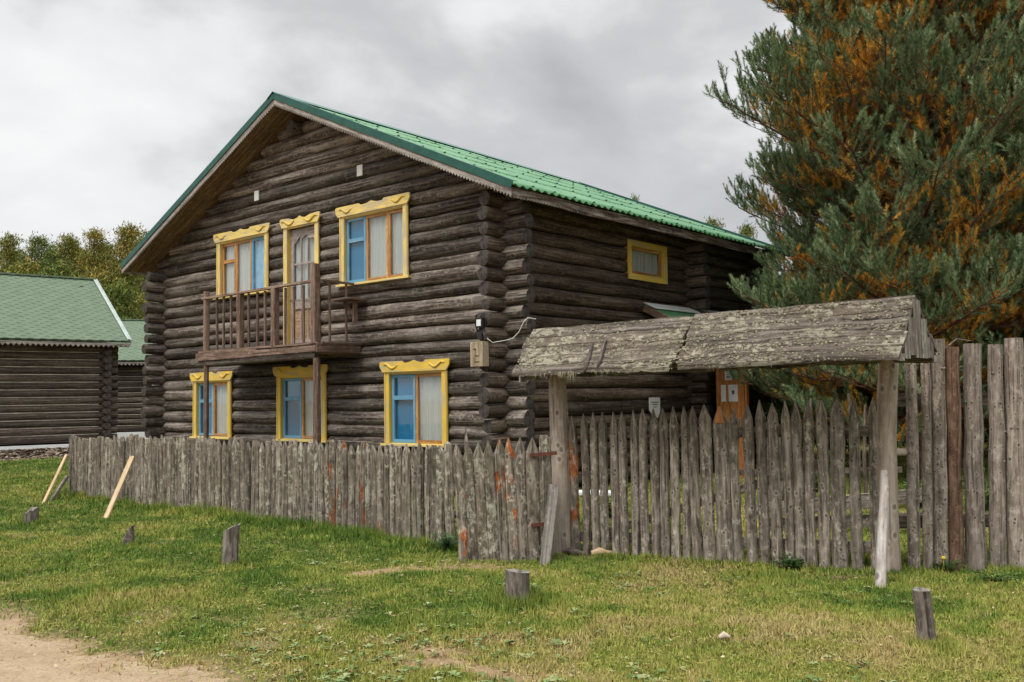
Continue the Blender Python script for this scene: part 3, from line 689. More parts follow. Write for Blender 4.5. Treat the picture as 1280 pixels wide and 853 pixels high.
for x, w_, top in ((-7.02, .10, 3.80), (-5.835, .115, 3.66), (-4.717, .12, 3.66), (-3.53, .13, 3.99)):
    m = MB(BT); m.beam((x, BQ+.0, 2.60), (x, BQ, top), w_, w_, (0, 1, 0), ch=.012); m.build('rail_post', [BALC], bal)
m = MB(BT); m.beam((BX0+.05, BQ-.02, 3.655), (BX1-.05, BQ-.02, 3.69), .075, .045); m.build('handrail', [BALC], bal)
m = MB(BT); m.beam((BX1+.02, BQ+.06, 3.70), (BX1+.02, -.13, 3.69), .05, .04, rn=(.15, .5)); m.build('handrail', [BALC], bal)
for x in (-6.632, -6.404, -6.142, -5.548, -5.267, -5.027, -4.407, -4.15, -3.866):
    m = MB(BT); m.beam((x, BQ, 2.60), (x+random.uniform(-.01, .01), BQ, 3.64), .042, .042, (0, 1, 0), ch=.006); m.build('baluster', [BALC], bal)
for y in (-.73, -.36):
    m = MB(BT); m.beam((BX1+.0, y, 2.60), (BX1, y, 3.68), .038, .038, (0, 1, 0), ch=.006, rn=(.25, .5)); m.build('baluster', [BALC], bal)
# small shelf table against the wall at the right end
m = MB(BT); m.box(BX1-.25, BX1+.28, -.55, -.13, 3.38, 3.41); m.beam((BX1+.17, -.30, 2.98), (BX1+.17, -.30, 3.38), .05, .09, (0, 1, 0), rn=(.2, .5)); m.beam((BX1-.1, -.33, 3.36), (BX1+.17, -.33, 3.12), .04, .06, (0, 0, 1)); m.build('shelf', [BALC], bal)
for x in (-7.05, -3.52):
    m = MB(BT); m.tube([(x, BQ+.02, .0), (x+.01, BQ+.02, 1.2), (x, BQ+.02, 2.34)], [.072, .068, .062] if x > -5 else [.055, .052, .05], 10, .05, 0, 1); m.build('support_post', [BALC, LOGE], bal)

# ---- things fixed on the walls
for x, z in ((-6.58, 5.80), (-3.34, 5.77)):
    m = MB(); m.box(x-.075, x+.075, -.15, -.125, z-.10, z+.10); m.build('gable_plate', [PAPER], house)
m = MB(); m.box(-.15, .11, -.66, -.52, 2.08, 2.46); fb = m.build('wooden_box', [BOXW], house); fb['label'] = 'pale wooden box fixed to the log ends at the corner'
m = MB()
for z, a_, b_ in ((2.15, -.06, .04), (2.245, -.05, .04), (2.345, -.08, -.02)): m.box(a_, b_, -.666, -.655, z-.011, z+.011)
m.box(-.055, -.040, -.6655, -.656, 2.15, 2.25); m.box(-.045, -.032, -.6655, -.656, 2.25, 2.345); m.build('box_slot', [SOFF], fb)
m = MB(); m.box(-.085, .045, -.60, -.50, 2.68, 2.83); m.box(-.05, .035, -.60, -.52, 2.50, 2.60); m.tube([(-.1, -.54, 2.62), (-.13, -.56, 2.75), (-.1, -.56, 2.88), (.0, -.55, 2.9), (.07, -.54, 2.8), (.05, -.54, 2.62)], .012, 6)
lamp = m.build('sensor_lamp', [BLACKP], house)
m = MB(); m.box(-.06, .03, -.612, -.602, 2.70, 2.80); m.build('lens', [WHITE], lamp)
m = MB(); m.tube([(.02, -.55, 2.60), (.10, -.53, 2.50), (.17, -.5, 2.44), (.28, -.35, 2.47), (.36, -.25, 2.5), (.43, -.18, 2.6), (.50, -.14, 2.76), (.55, -.10, 2.82), (.60, .03, 2.80)], .008, 6); m.build('cable', [CABLEW], house)
m = MB(); vs = [(.15, 3.35, 1.66), (.15, 3.62, 1.66), (.15, 3.58, 1.28), (.15, 3.45, 1.28)]
o3 = onplane(811, 505, H2W((.16, 0, 0)), -d1); o4 = onplane(825, 520, H2W((.16, 0, 0)), -d1)
yA, yB = (o3-H2W((0, 0, 0)))@d2, (o4-H2W((0, 0, 0)))@d2
m = MB(sideT); m.poly([(yA, 1.56), (yA, 1.32), (yA+.16, 1.18), (yB-.08, 1.18), (yB, 1.30), (yB, 1.56)], .16, .17); sg = m.build('wall_sign', [PAPER], house); sg['label'] = 'small white plaque on the side wall above the pickets'
m = MB(sideT)
for z, w_ in ((1.47, .7), (1.43, .5), (1.38, .3)): c_ = (yA+yB)/2; hw = (yB-yA)*w_/2; m.box(c_-hw, c_+hw, .171, .174, z-.008, z+.008)
m.build('lettering', [INK], sg)
# side porch: low roof with white flashing, boarded orange post
m = MB()
def lean(y, x, dz=0): return (x, y, 3.34-.49*(x-.1)+dz)
m.add([lean(3.87, .12), lean(3.87, 1.5), lean(8.2, 1.5), lean(8.2, .12)], [(0, 1, 2, 3)], [[(0, 0), (0, 1.5), (4.3, 1.5), (4.3, 0)]], (.5, .5), 0)
pr = m.build('porch_roof', [ROOF], house); pr.modifiers.new('t', 'SOLIDIFY').thickness = .03
m = MB(); m.beam(lean(3.87, .12, -.08), lean(3.87, 1.5, -.08), .03, .13, rn=(.7, .5)); m.beam(lean(8.2, .12, -.08), lean(8.2, 1.5, -.08), .03, .13); m.beam(lean(3.87, 1.45, -.1), lean(8.2, 1.45, -.1), .05, .12); m.build('rake_board', [BALC], pr)
m = MB(); m.beam(lean(3.83, .27, .03), lean(8.22, .27, .03), .30, .012, (.44, 0, .9)); m.build('white_flashing', [WHITE], pr)
m = MB()
pc = at(913, 490, 17.8)-H2W((0, 0, 0)); px_, py_ = float(pc@(-d1)), float(pc@d2)
for k in range(4): m.box(px_-.29+k*.146, px_-.29+k*.146+.143, py_-.02, py_+.14, 0, 2.62, 0, (random.random(), .5))
m.box(px_+.30, px_+.33, py_, py_+.1, 0, 2.62)
op = m.build('boarded_post', [ORP], house); op['label'] = 'orange stained boarded porch post with paper notices'
m = MB(); y_ = py_-.03
nts = [(-.02, 1.98, .15, .22), (-.13, 1.62, .10, .32), (.07, 1.62, .19, .32)]
for cx_, cz, w_, h in nts: m.box(px_+cx_-w_/2, px_+cx_+w_/2, y_, y_+.006, cz-h/2, cz+h/2, 0, None, .001)
m.build('notice', [PAPER], op)
m = MB()
for dz in (-.07, -.04, 0, .04, .07): m.box(px_-.02-.045, px_-.02+.045, y_-.004, y_-.001, 1.98+dz-.008, 1.98+dz+.008, 0, None, .001)
m.build('notice_print', [INK], op); m = MB(); m.box(px_+.05, px_+.10, y_-.004, y_-.001, 1.60, 1.67, 0, None, .001); m.build('notice_print', [INK], op)

# ------------------------------------------------------------------ picket builder
def picket(mb, x, w, h, lean=0, y=0, depth=.05, tip=.12, blunt=False, rn=None, bend=None, base=-.1, tipx=0):
    """split round pale: flat back, rounded front, axe-cut point. local x along fence, -y is the front"""
    prof = [(-.5, .5), (-.5, .1), (-.36, -.3), (-.12, -.5), (.14, -.5), (.37, -.28), (.5, .1), (.5, .5)]; n = len(prof); ou, ov = random.random()*40, random.random()*40
    if bend is None: bend = random.uniform(-.012, .012)
    m = 7; vs = []; per = [0]
    for k in range(n): a, b = prof[k], prof[(k+1) % n]; per.append(per[-1]+math.hypot((a[0]-b[0])*w, (a[1]-b[1])*depth))
    zs = [base+(h-tip-base)*k/(m-1) for k in range(m)]
    def ringat(z, sx, sy, dx):
        t = (z-base)/(h-base); cx_ = x+lean*t+bend*sin(pi*t)+dx
        return [(cx_+px*w*sx, y+py*depth*sy, z) for px, py in prof]
    for k, z in enumerate(zs):
        s_ = 1+random.uniform(-.07, .07); vs += [(p[0], p[1]+random.uniform(-.003, .003), p[2]) for p in ringat(z, s_*(1.04-.06*k/m), 1+random.uniform(-.08, .08), random.uniform(-.003, .003))]
    if blunt:
        r_ = ringat(h-tip*.25, .78, .9, random.uniform(-.01, .01)); tl = random.uniform(-.02, .02); vs += [(p[0], p[1], p[2]+tl*(p[0]-x)/w*2) for p in r_]
        r_ = ringat(h, .42, .7, random.uniform(-.015, .015)); vs += [(p[0], p[1], p[2]+random.uniform(-.012, .008)) for p in r_]
    else:
        r_ = ringat(h-tip*.5, .58, .85, tipx*.5); vs += r_; r_ = ringat(h, .07, .45, tipx); vs += r_
    M_ = len(vs)//n; fs = []; us = []
    for k in range(M_-1):
        for q in range(n):
            j = (q+1) % n; fs.append((k*n+q, k*n+j, (k+1)*n+j, (k+1)*n+q)); z0, z1 = vs[k*n][2], vs[(k+1)*n][2]
            us.append([(ou+z0, ov+per[q]), (ou+z0, ov+per[q+1]), (ou+z1, ov+per[q+1]), (ou+z1, ov+per[q])])
    fs = [f[::-1] for f in fs]; us = [u[::-1] for u in us]
    top = tuple(range((M_-1)*n, M_*n))[::-1]; fs.append(top); us.append([(ou+vs[i][0], ov+vs[i][1]) for i in top])
    mb.add(vs, fs, us, rn, 0, False)
def frame(p0, p1):
    p0 = np.array(p0); p1 = np.array(p1); d = (p1-p0)[:2]; L = np.linalg.norm(d); return p0, d/L, L, atan2(d[1], d[0])
def along(x, p0, u):            # fence-local x of the point where a sight column meets the fence plane
    nrm = np.array([-u[1], u[0], 0]); q = onplane(x[0], x[1], p0, nrm); return float((q-p0)[:2]@u), float(q[2])

# ---- long low picket fence on the left
P0, U, L, rz_ = frame(G(85, 620), G(574, 681)); P0[2] = 0
fence = empty('picket_fence', P0, rz_, label='long low fence of closely set weathered grey pickets in front of the house', cat='fence')
x = .05; k = 0
topf = lambda x: 1.03+.05*min(1, x/3)
npk = 0
while x < L-.03:
    t = x/L; w_ = random.uniform(.085, .122); m = MB(); blunt = random.random() < (.75 if t < .35 else .35)
    hh = topf(x)+random.uniform(-.035, .035)
    br = random.random(); 
    if t > .6 and random.random() < .25: br = random.uniform(.75, 1)
    else: br *= .55
    gz = float(hgt(P0[0]+U[0]*x, P0[1]+U[1]*x))
    picket(m, x, w_, hh, random.uniform(-.02, .02), random.uniform(-.012, .012), random.uniform(.04, .06), random.uniform(.06, .11) if blunt else random.uniform(.09, .14), blunt, (random.random(), br), base=gz-.08)
    m.build('picket', [PICK], fence); x += w_+random.uniform(.002, .018); npk += 1
for z in (.32, .80):
    m = MB(); q = [(xx, .085, z+random.uniform(-.015, .015)) for xx in np.linspace(.02, L, 8)]; m.tube(q, .04, 8, .05); m.build('rail', [STUMP], fence)
for xx in (.3, 2.4, 4.6, 6.9, 9.0):
    if xx < L:
        m = MB(); m.tube([(xx, .17, -.1), (xx, .17, .5), (xx, .17, .93)], .055, 8, .05, 0, 1); m.build('post', [STUMP, STUMPE], fence)
m = MB(); picket(m, L+.12, .06, 1.27, -.06, .06, .03, .28, rn=(.8, .1)); m.build('picket', [PICK], fence)
# prop poles leaning on it
def slat(name, a, b, w_, h_, mat, label, cat, group=None, w1=None):
    a = Vector(a); b = Vector(b); m = MB(); m.beam(a, b, w_, h_, (0, 1, 0), w1=w1); o = m.build(name, [mat], None, loc=a); tag(o, label, cat, group); return o
slat('timber_prop', at(130, 648, 13.05)*[1, 1, 0]+[0, 0, -.05], at(165.5, 571, 13.62), .065, .04, PROPW, 'thick pale fresh timber propped against the middle of the left pickets', 'prop', 'props leaning on the picket fence')
slat('timber_prop', at(52, 630, 15.1)*[1, 1, 0]+[0, 0, -.05], at(83, 569, 16.2), .045, .03, PROPW, 'thin pale timber propping the far left end of the picket fence', 'prop', 'props leaning on the picket fence')
slat('timber_prop', at(60, 627, 15.3)*[1, 1, 0]+[0, 0, -.05], at(84, 596, 16.3), .05, .05, STUMP, 'short dark grey prop under the thin pale one', 'prop', 'props leaning on the picket fence')

# ---- hinged leaf between the long fence and the gate post
P0, U, L, rz_ = frame(G(578, 702), G(690, 701)); P0[2] = 0
leaf = empty('picket_gate', P0, rz_, label='narrow hinged gate leaf of pointed pickets with orange bark patches left of the tall post', cat='gate')
tops = [(570, 554, 13), (584.6, 553, 13), (597.5, 553, 14), (610, 551, 13), (624.5, 548, 14), (635.5, 547, 13), (650, 547, 14), (665.5, 547, 16)]; bases = [580, 591.6, 605, 618, 631, 643, 655, 669]
oran = [.85, .1, .25, .2, 1.0, .98, .3, .35]
for (tx_, ty_, wp), bx_, orr in zip(tops, bases, oran):
    a, zt = along((tx_, ty_), P0, U); b, _ = along((bx_, 690), P0, U); m = MB()
    picket(m, b, wp*9.3/F*1.02, zt, a-b, random.uniform(-.008, .008), .045, .15, rn=(random.random(), orr), base=-.03); m.build('picket', [PICK], leaf)
a, _ = along((682, 600), P0, U); m = MB(); picket(m, a, .125, 1.22, 0, .01, .05, .03, True, rn=(.3, .4), base=-.03); m.build('picket', [PICK], leaf)
for z in (.22, 1.0):
    m = MB(); m.beam((.05, .06, z), (L-.02, .06, z+.02), .05, .09); m.build('rail', [STUMP], leaf)
for xa, xb, y_ in ((662, 691, 568), (664, 688, 655)):
    a, z = along((xa, y_), P0, U); b, _ = along((xb, y_), P0, U); m = MB(); m.beam((a, -.035, z-.01), (b+.04, -.04, z+.012), .008, .035); m.build('hinge', [RUST], leaf)

# ---- roofed gateway: two posts and a plank roof crusted with lichen
PA = at(703, 692, 9.65)*[1, 1, 0]; PB = at(1112, 715, 8.40)*[1, 1, 0]
P0, U, L, rz_ = frame(PA, PB)
gate = empty('gateway', P0, rz_, label='gateway with two round posts carrying a lichen covered plank roof', cat='gateway')
TOL = np.array([-U[1], U[0]])
def loc(p): q = np.array(p, float)-P0; return (float(q[:2]@U), float(q[:2]@TOL), float(q[2]))
m = MB(); a = loc(at(696.5, 462, 9.62)); m.tube([(0, 0, -.12), (.0, 0, .3), (a[0]*.55+.01, a[1]*.5, 1.0), (a[0]*.9, a[1], 1.6), (a[0], a[1], 1.93)], [.118, .108, .104, .094, .088], 14, .04); m.build('post', [POST, GREYE], gate)
b = loc(at(1112, 450, 8.36)); m = MB(); m.tube([(L, 0, -.12), (L+.0, 0, .5), (L+.01, 0, 1.2), (b[0], b[1], 2.0)], [.102, .093, .090, .082], 14, .04); m.build('post', [POST, GREYE], gate)
# canopy, slightly skewed on its posts
CL = at(667, 412, 9.65); CR = at(1145, 370, 7.75)
cu_ = (CR-CL)*[1, 1, 0]; cl_ = np.linalg.norm(cu_); cu_ /= cl_; cn_ = np.array([-cu_[1], cu_[0], 0])    # cn_ points to the back
zr0, zr1 = CL[2], CR[2]; HW = .40; DR0, DR1 = .47, .53
def canp(s, q, dz=0):      # s along ridge 0..cl, q: -1 front eave .. 0 ridge .. 1 back eave
    t = s/cl_; zr = zr0+(zr1-zr0)*t; rr = DR0+(DR1-DR0)*t
    p = CL*[1, 1, 0]+cu_*(s+max(0, t)*.10*q)+cn_*(q*HW*(1.2 if q > 0 else 1)); return loc((p[0], p[1], zr-abs(q)*rr+dz))
canopy = None; m = MB()
split = cl_*.47
for q_sign in (-1, 1):
    nb = 5
    for bi in range(nb):
        q0, q1 = bi/nb, (bi+1)/nb+.05
        for s0, s1, lift in ((random.uniform(-.06, .04)-(.06 if bi > 3 else 0), split+random.uniform(-.05, .02), .0), (split+random.uniform(-.02, .05), cl_+random.uniform(-.01, .02), .009)):
            if bi == nb-1 and lift: s0 -= .0
            steps = 12; vs = []; off = random.random()*9; th = .042; ph = random.random()*6
            for k in range(steps+1):
                s_ = s0+(s1-s0)*k/steps; wv = .005*sin(s_*2.1+ph)+random.uniform(-.004, .004)
                e0 = q0+random.uniform(-.012, .012); e1 = q1+random.uniform(-.02, .02)
                if bi == nb-1: e1 = 1.0+random.uniform(-.018, .014)
                for qq, dz in ((e0, .0), (e1, .018), (e1, .018-th), (e0, -th)): vs.append(canp(s_, q_sign*qq, dz+lift+wv))
            fs = []; us = []
            for k in range(steps):
                for r_ in range(4):
                    j = (r_+1) % 4; f = (k*4+r_, (k+1)*4+r_, (k+1)*4+j, k*4+j); f = f if q_sign < 0 else f[::-1]; fs.append(f)
                    us.append([((vs[i][0])+off, (i % 4)*.12+off) for i in f])
            fs.append((0, 1, 2, 3) if q_sign < 0 else (3, 2, 1, 0)); us.append([(off, .1), (off, .2), (off+.1, .2), (off+.1, .1)])
            e_ = steps*4; fs.append((e_+3, e_+2, e_+1, e_) if q_sign < 0 else (e_, e_+1, e_+2, e_+3)); us.append([(off, .1), (off, .2), (off+.1, .2), (off+.1, .1)])
            m.add(vs, fs, us, (random.uniform(.2, .9), .3), 0, False)
canopy = m.build('plank_roof', [SHING], gate)
for e_s, nb in ((cl_+.0, 7), (.06, 6)):                       # vertical gable boards
    m = MB()
    for k in range(nb):
        qa, qb = -1+2*k/nb+.01, -1+2*(k+1)/nb-.01; qm = (qa+qb)/2
        for_low = -DR1-.0+random.uniform(-.03, .06)
        c0 = canp(e_s, qm, 0); zt = c0[2]-.035; zb = canp(e_s, 0)[2]+for_low
        if zt-zb < .05: zb = zt-.06
        a = canp(e_s, qa); b = canp(e_s, qb); w_ = math.hypot(a[0]-b[0], a[1]-b[1])
        ang = (Vector((b[0], b[1], 0))-Vector((a[0], a[1], 0))).normalized()
        m.beam((c0[0], c0[1], zb), (c0[0], c0[1], zt), .02, w_, ang)
    m.build('gable_board', [POSTD], canopy)
m = MB()                                                            # frame under the canopy
for s_ in (.12, cl_-.30): m.beam(canp(s_, -.85, .0-.02), canp(s_, .85, -.02), .07, .06)
for q in (-.6, .6): m.beam(canp(.02, q, -.08), canp(cl_-.05, q, -.08), .06, .06)
m.build('roof_beam', [STUMP], canopy)
# lichen crust: small lumpy flakes scattered thickly on the front slope, beards on the eave
LV = []; LR = []
def flake(p, r, nrm, n=5, lump=.5, col=None):
    nrm = Vector(nrm).normalized(); t = nrm.cross(Vector((0, 0, 1))).normalized(); b = nrm.cross(t); c = Vector(p)+nrm*r*lump
    a0 = random.random()*6; ring = [Vector(p)+(t*cos(a0+2*pi*i/n)+b*sin(a0+2*pi*i/n))*r*random.uniform(.6, 1.2)+nrm*r*random.uniform(-.1, .35) for i in range(n)]
    rr = (random.random(), 0) if col is None else (col, 0)
    for i in range(n): LV.extend([c, ring[i], ring[(i+1) % n]]); LR.append(rr)
e0 = Vector(canp(1, 0)); e1 = Vector(canp(1, -1)); e2 = Vector(canp(2, 0)); nr = (e2-e0).cross(e1-e0); nr = nr if nr.z > 0 else -nr
nr.normalize(); cnt = 0
while cnt < 3200:
    s_ = random.uniform(-.02, cl_-.02); q = random.uniform(.03, .985); d = float(fbm(s_*2.2+3, q*3.2))+.18*q+(.10 if s_ > split else 0)
    if random.random() > (d-.42)*4.5: continue
    lift = .014 if s_ > split else .004
    p = canp(s_, -q, lift+.018*((q*5) % 1)); flake(p, random.choice((.004, .006, .008, .010, .014)), nr+Vector((random.uniform(-.3, .3),)*3), 5, .45); cnt += 1
for _ in range(110):
    s_ = random.uniform(-.03, cl_); p = canp(s_, -1.0, (.03 if s_ > split else .005)-random.uniform(0, .03)); flake(p, random.uniform(.005, .012), (-TOL[0]*0, -1, .1), 5, .5)
# hanging beards
for s0, nn, ln in ((.30, 22, .05), (.55, 30, .07), (.66, 26, .09), (.98, 16, .05), (1.5, 8, .04), (2.1, 8, .04), (2.55, 8, .05)):
    for _ in range(nn):
        s_ = s0+random.gauss(0, .04); q = 1-abs(random.gauss(0, .05)); p = Vector(canp(s_, -q, .0)); l = ln*random.uniform(.5, 1.3); w_ = .004
        dn = Vector((random.uniform(-.3, .3)*l, random.uniform(-.25, .0)*l, -l)); LV.extend([p+Vector((-w_, -.006, 0)), p+Vector((w_, -.006, 0)), p+dn+Vector((0, -.006, 0))]); LR.append((.9, 0))
LM = Mat('lichen_crust'); LM.base(LM.ramp(LM.rnd(0), [(0, (.07, .055, .035)), (.35, (.17, .15, .10)), (.8, (.27, .25, .18)), (1, (.24, .22, .12))])); LM = LM.set(.95, 0, .05)
npmesh('lichen', [tuple(v) for v in LV], 3, [LM], LR, parent=canopy)
# strips of peeling bark hanging on the left of the roof
m = MB()
for s0, q0, q1 in ((.80, .50, 1.12), (.93, .42, 1.0)):
    pts = [Vector(canp(s0+.012*sin(t*5+q0*9), -min(1.0, q0+(q1-q0)*t), .035-.35*max(0, q0+(q1-q0)*t-1.0))) for t in np.linspace(0, 1, 6)]; m.tube(pts, [.006, .016, .020, .015, .018, .006], 6, .3)
m.build('bark_strip', [STUMP], canopy)

# ---- picket panel under the canopy
P0, U, L, rz_ = frame(G(712, 693), G(1096, 715.5)); P0[2] = 0
pan = empty('picket_fence', P0, rz_, label='taller picket panel of sharply pointed grey pales between the two gate posts', cat='fence')
tp = [(714, 520, 13), (729, 517, 10), (741, 515, 10), (753, 515, 11), (766, 515, 12), (777, 515, 11), (791, 513, 11), (803, 511, 11), (816, 511, 12), (828, 510, 12), (841, 508, 12), (854, 508, 10), (865, 508, 13), (880, 506, 16), (899, 508, 20), (916, 510, 13),
      (933.6, 506, 14), (949, 500, 13), (965, 504, 14), (981, 501, 12), (994, 502, 13), (1010, 501, 13), (1026, 500, 14), (1046, 498, 19), (1067, 496, 14), (1091, 497, 15)]
for i, (tx_, ty_, wp) in enumerate(tp):
    a, zt = along((tx_, ty_), P0, U); sh = .0 if i else .03; m = MB()
    tb = 1.5+(2.5 if i > 0 else 4); b, _ = along((tx_+tb+(3 if 860 < tx_ < 1000 else 0), 690), P0, U); wid = wp*(9.3-1.0*i/26)/F*.96
    rn_ = (random.uniform(.15, .95), 1.0 if i == 0 else (random.uniform(0, .35)))
    picket(m, b, wid, zt, a-b, random.uniform(-.01, .01), .05, random.uniform(.13, .2), rn=rn_, base=float(hgt(*(P0+np.array([*U, 0])*b)[:2]))-.02-(.03 if i % 3 else -.02)); o_ = m.build('picket', [PICKG], pan)
    if i == 14:
        o_['label'] = 'wide picket with an orange painted point'; mt = MB(); picket(mt, a, wid*.72, zt+.004, 0, -.014, .05, .15, rn=(.5, 0), bend=0, base=zt-.16); mt.build('painted_tip', [ORP], pan)
for z in (.18, 1.22):
    m = MB(); m.beam((.0, .06, z), (L+.1, .06, z+.03), .035, .10); m.build('rail', [PICKG], pan)
m = MB(); m.beam((.3, .07, .2), (L-.3, .07, 1.0), .03, .08); m.build('brace', [PICKG], pan)

# ---- tall palings on the right
P0, U, L, rz_ = frame(G(1128, 714), G(1290, 711)); P0[2] = 0
tall = empty('paling_fence', P0, rz_, label='tall fence of round knotty palings to the right of the gateway', cat='fence')
pl = [(1138.5, 452, 16, 0, 1, 8.6), (1156, 440, 13, 0, 1, 8.55), (1172, 424, 18, 1, 1, 8.5), (1190, 434, 20, 2, 0, 8.5), (1216, 430, 26, 0, 0, 8.4), (1244, 431, 21, 0, 0, 8.4), (1267, 423, 27, 0, 0, 8.4), (1292, 428, 24, 0, 0, 8.35), (1318, 436, 25, 0, 0, 8.3), (1346, 428, 26, 0, 0, 8.3), (1374, 434, 24, 0, 0, 8.3), (1402, 429, 25, 0, 0, 8.3), (1430, 436, 26, 0, 0, 8.3), (1458, 430, 25, 0, 0, 8.3)]
for i, (tx_, ty_, wp, k_, mossy, YY_) in enumerate(pl):
    a, zt = along((tx_, ty_), P0, U); b, _ = along((tx_+3.5, 700), P0, U); r_ = wp*8.42/F/2*(.93 if i < 4 else .87); m = MB(); pts = []; rr = []
    for t in np.linspace(0, 1, 9): pts.append((b+(a-b)*t+random.uniform(-.006, .006), random.uniform(-.006, .006), -.1+(zt+.1)*t)); rr.append(r_*(1.06-.14*t)*random.uniform(.95, 1.05))
    m.tube(pts, rr, 12, .05, 0, 1, rn=(random.uniform(.2, .9), .2))
    if k_ != 2:                                                     # branch stubs
        for _ in range(7):
            t = random.random(); q = Vector(pts[int(t*8)]); an = random.uniform(-pi, 0)
            m.tube([q+Vector((cos(an), sin(an), 0))*r_*.8, q+Vector((cos(an), sin(an), .1))*(r_+.008)], [.014, .009], 6, 0, 0, 1)
    o_ = m.build('paling', [PALEB if k_ == 2 else PALE, GREYE], tall)
    if k_ == 2: o_['label'] = 'reddish brown paling with bark still on'
    if mossy:
        LV.clear(); LR.clear()
        for _ in range(240):
            z = random.uniform(.15, zt); 
            if fbm(z*3+i, 2.0) < .45: continue
            an = random.uniform(-pi, 0); t = z/zt; c_ = b+(a-b)*t; flake((c_+cos(an)*r_*.95, sin(an)*r_*.95, z), random.uniform(.004, .010), (cos(an), sin(an), .1), 5, .5, col=random.uniform(0, .8))
        npmesh('lichen', [tuple(v) for v in LV], 3, [LM], LR, parent=o_)
for z in (.42, 1.52):
    m = MB(); m.beam((-.02, .12, z), (L+1.3, .12, z), .035, .12); m.build('rail', [PICKG], tall)
m = MB(); a, z = along((1124, 565), P0, U); m.tube([(a-.08, -.02, z), (a+.16, .06, z-.01)], .035, 10, .04, 0, 1); m.build('latch_peg', [POST, GREYE], tall)
m = MB(); a, z = along((1180, 424), P0, U); m.tube([(a, .0, 1.98), (a+.10, -.03, 2.07), (a+.22, -.05, 2.05)], [.01, .008, .004], 6); m.build('twig', [PALE], tall)

# pale thin pole leaning on the right gate post; grey board leaning on the left one
a = at(1100, 738, 7.66)*[1, 1, 0]; b = at(1106, 590, 8.16); m = MB(); m.tube([Vector(a)-Vector((0, 0, .08)), Vector(a)*.7+Vector(b)*.3, Vector(a)*.35+Vector(b)*.65+Vector((.006, 0, 0)), b], [.047, .044, .040, .034], 10, .05, 0, 1)
WPOLE = wood('whitish_pole', (.2, .17, .15), (.48, .44, .40), (.6, .57, .53), (1.5, 16), .6, .05, blotch=(.3, .22, .17, .6), knots=.9)
o = m.build('leaning_pole', [WPOLE, GREYE], None, loc=a); tag(o, 'thin whitish peeled pole leaning against the right gate post', 'pole')
a = at(680, 703, 8.98)*[1, 1, 0]; b = at(692.5, 606, 9.20); GRB = wood('grey_board', (.13, .115, .10), (.22, .20, .175), (.33, .305, .275), (1.2, 20), .4, .05)
m = MB(); m.beam(Vector(a)-Vector((0, 0, .05)), b, .10, .03, (0, 1, 0)); o = m.build('leaning_board', [GRB], None, loc=a); tag(o, 'smooth grey board leaning against the left gate post', 'board')

# ---- stumps and posts in the lawn
def stump(px, pyb, pyt, wp, name, label, slant=0, lean=(0, 0), jag=.02, n=14, sharp=False):
    p = G(px, pyb); r_ = wp*p[1]/F/2; top = at(px, pyt, p[1])[2]; m = MB(); vs = []; fs = []; us = []; rings = 6; gz = float(hgt(p[0], p[1])); lob = [1+.07*sin(2*2*pi*k/n+px)+.05*sin(3*2*pi*k/n+2*px) for k in range(n)]
    ou = random.random()*30
    for k in range(rings):
        t = k/(rings-1)
        for q in range(n):
            a = 2*pi*q/n; rr = r_*lob[q]*(1.13-.16*min(1, t*2.2))*(1+random.uniform(-.03, .03)); z = gz-.1+(top-gz+.1)*t
            if t == 1: z += slant*cos(a)+random.uniform(-jag, jag)
            vs.append((p[0]+cos(a)*rr+lean[0]*t, p[1]+sin(a)*rr+lean[1]*t, z))
    for k in range(rings-1):
        for q in range(n):
            j = (q+1) % n; fs.append((k*n+q, k*n+j, (k+1)*n+j, (k+1)*n+q)); us.append([(ou+vs[i][2], ou+q_*2*pi*r_/n) for i, q_ in ((k*n+q, q), (k*n+j, q+1), ((k+1)*n+j, q+1), ((k+1)*n+q, q))])
    m.add(vs, fs, us, (random.uniform(.3, .8), .2), 0, True)
    rg = [Vector(v) for v in vs[-n:]]; c = sum(rg, Vector())/n-Vector((0, 0, .03 if not sharp else -.06)); ring2 = [c*.55+v*.45+Vector((0, 0, random.uniform(-.012, .006))) for v in rg]; q = [c]+ring2+rg
    ff = [(0, 1+k, 1+(k+1) % n) for k in range(n)]+[(1+k, 1+n+k, 1+n+(k+1) % n, 1+(k+1) % n) for k in range(n)]
    W = lambda v: (v.x-c.x, v.y-c.y); m.add(q, ff, [[W(q[i]) for i in f] for f in ff], (.5, .5), 1)
    o = m.build(name, [STUMP, STUMPE], None, loc=(p[0], p[1], 0)); tag(o, label, 'stump' if name != 'short_post' else 'post', 'stumps and cut posts standing in the lawn'); return o
stump(287, 707, 660, 21, 'tree_stump', 'upright grey stump with a slanting cut top, left middle of the lawn', .035, (.02, 0), .012)
stump(38, 656, 640, 16, 'tree_stump', 'small weathered stump with a peaked top at the far left of the lawn', .05, (.01, 0), .02, sharp=True)
stump(647, 757, 714, 31, 'tree_stump', 'short thick stump in a tuft of grass below the left gate post', -.012, (.0, 0), .007)
stump(1161, 811, 737, 23, 'short_post', 'slim leaning cut post in the front right of the lawn', .0, (-.035, 0), .006)
p = G(161, 684); m = MB(); hx = .055
pts = [(-.07, 0), (-.06, .11), (-.035, .15), (-.02, .19), (.0, .20), (.02, .235), (.05, .27), (.045, .20), (.055, .12), (.045, .04), (.05, -.02), (-.05, -.02)]
m.poly([(p[0]+x, z-.02) for x, z in pts][::-1], p[1]-.04, p[1]+.04); o = m.build('tree_stump', [STUMP], None, loc=(p[0], p[1], 0)); tag(o, 'jagged splintered stub of wood left of the upright stump', 'stump', 'stumps and cut posts standing in the lawn'); o.modifiers.new('b', 'BEVEL').width = .012
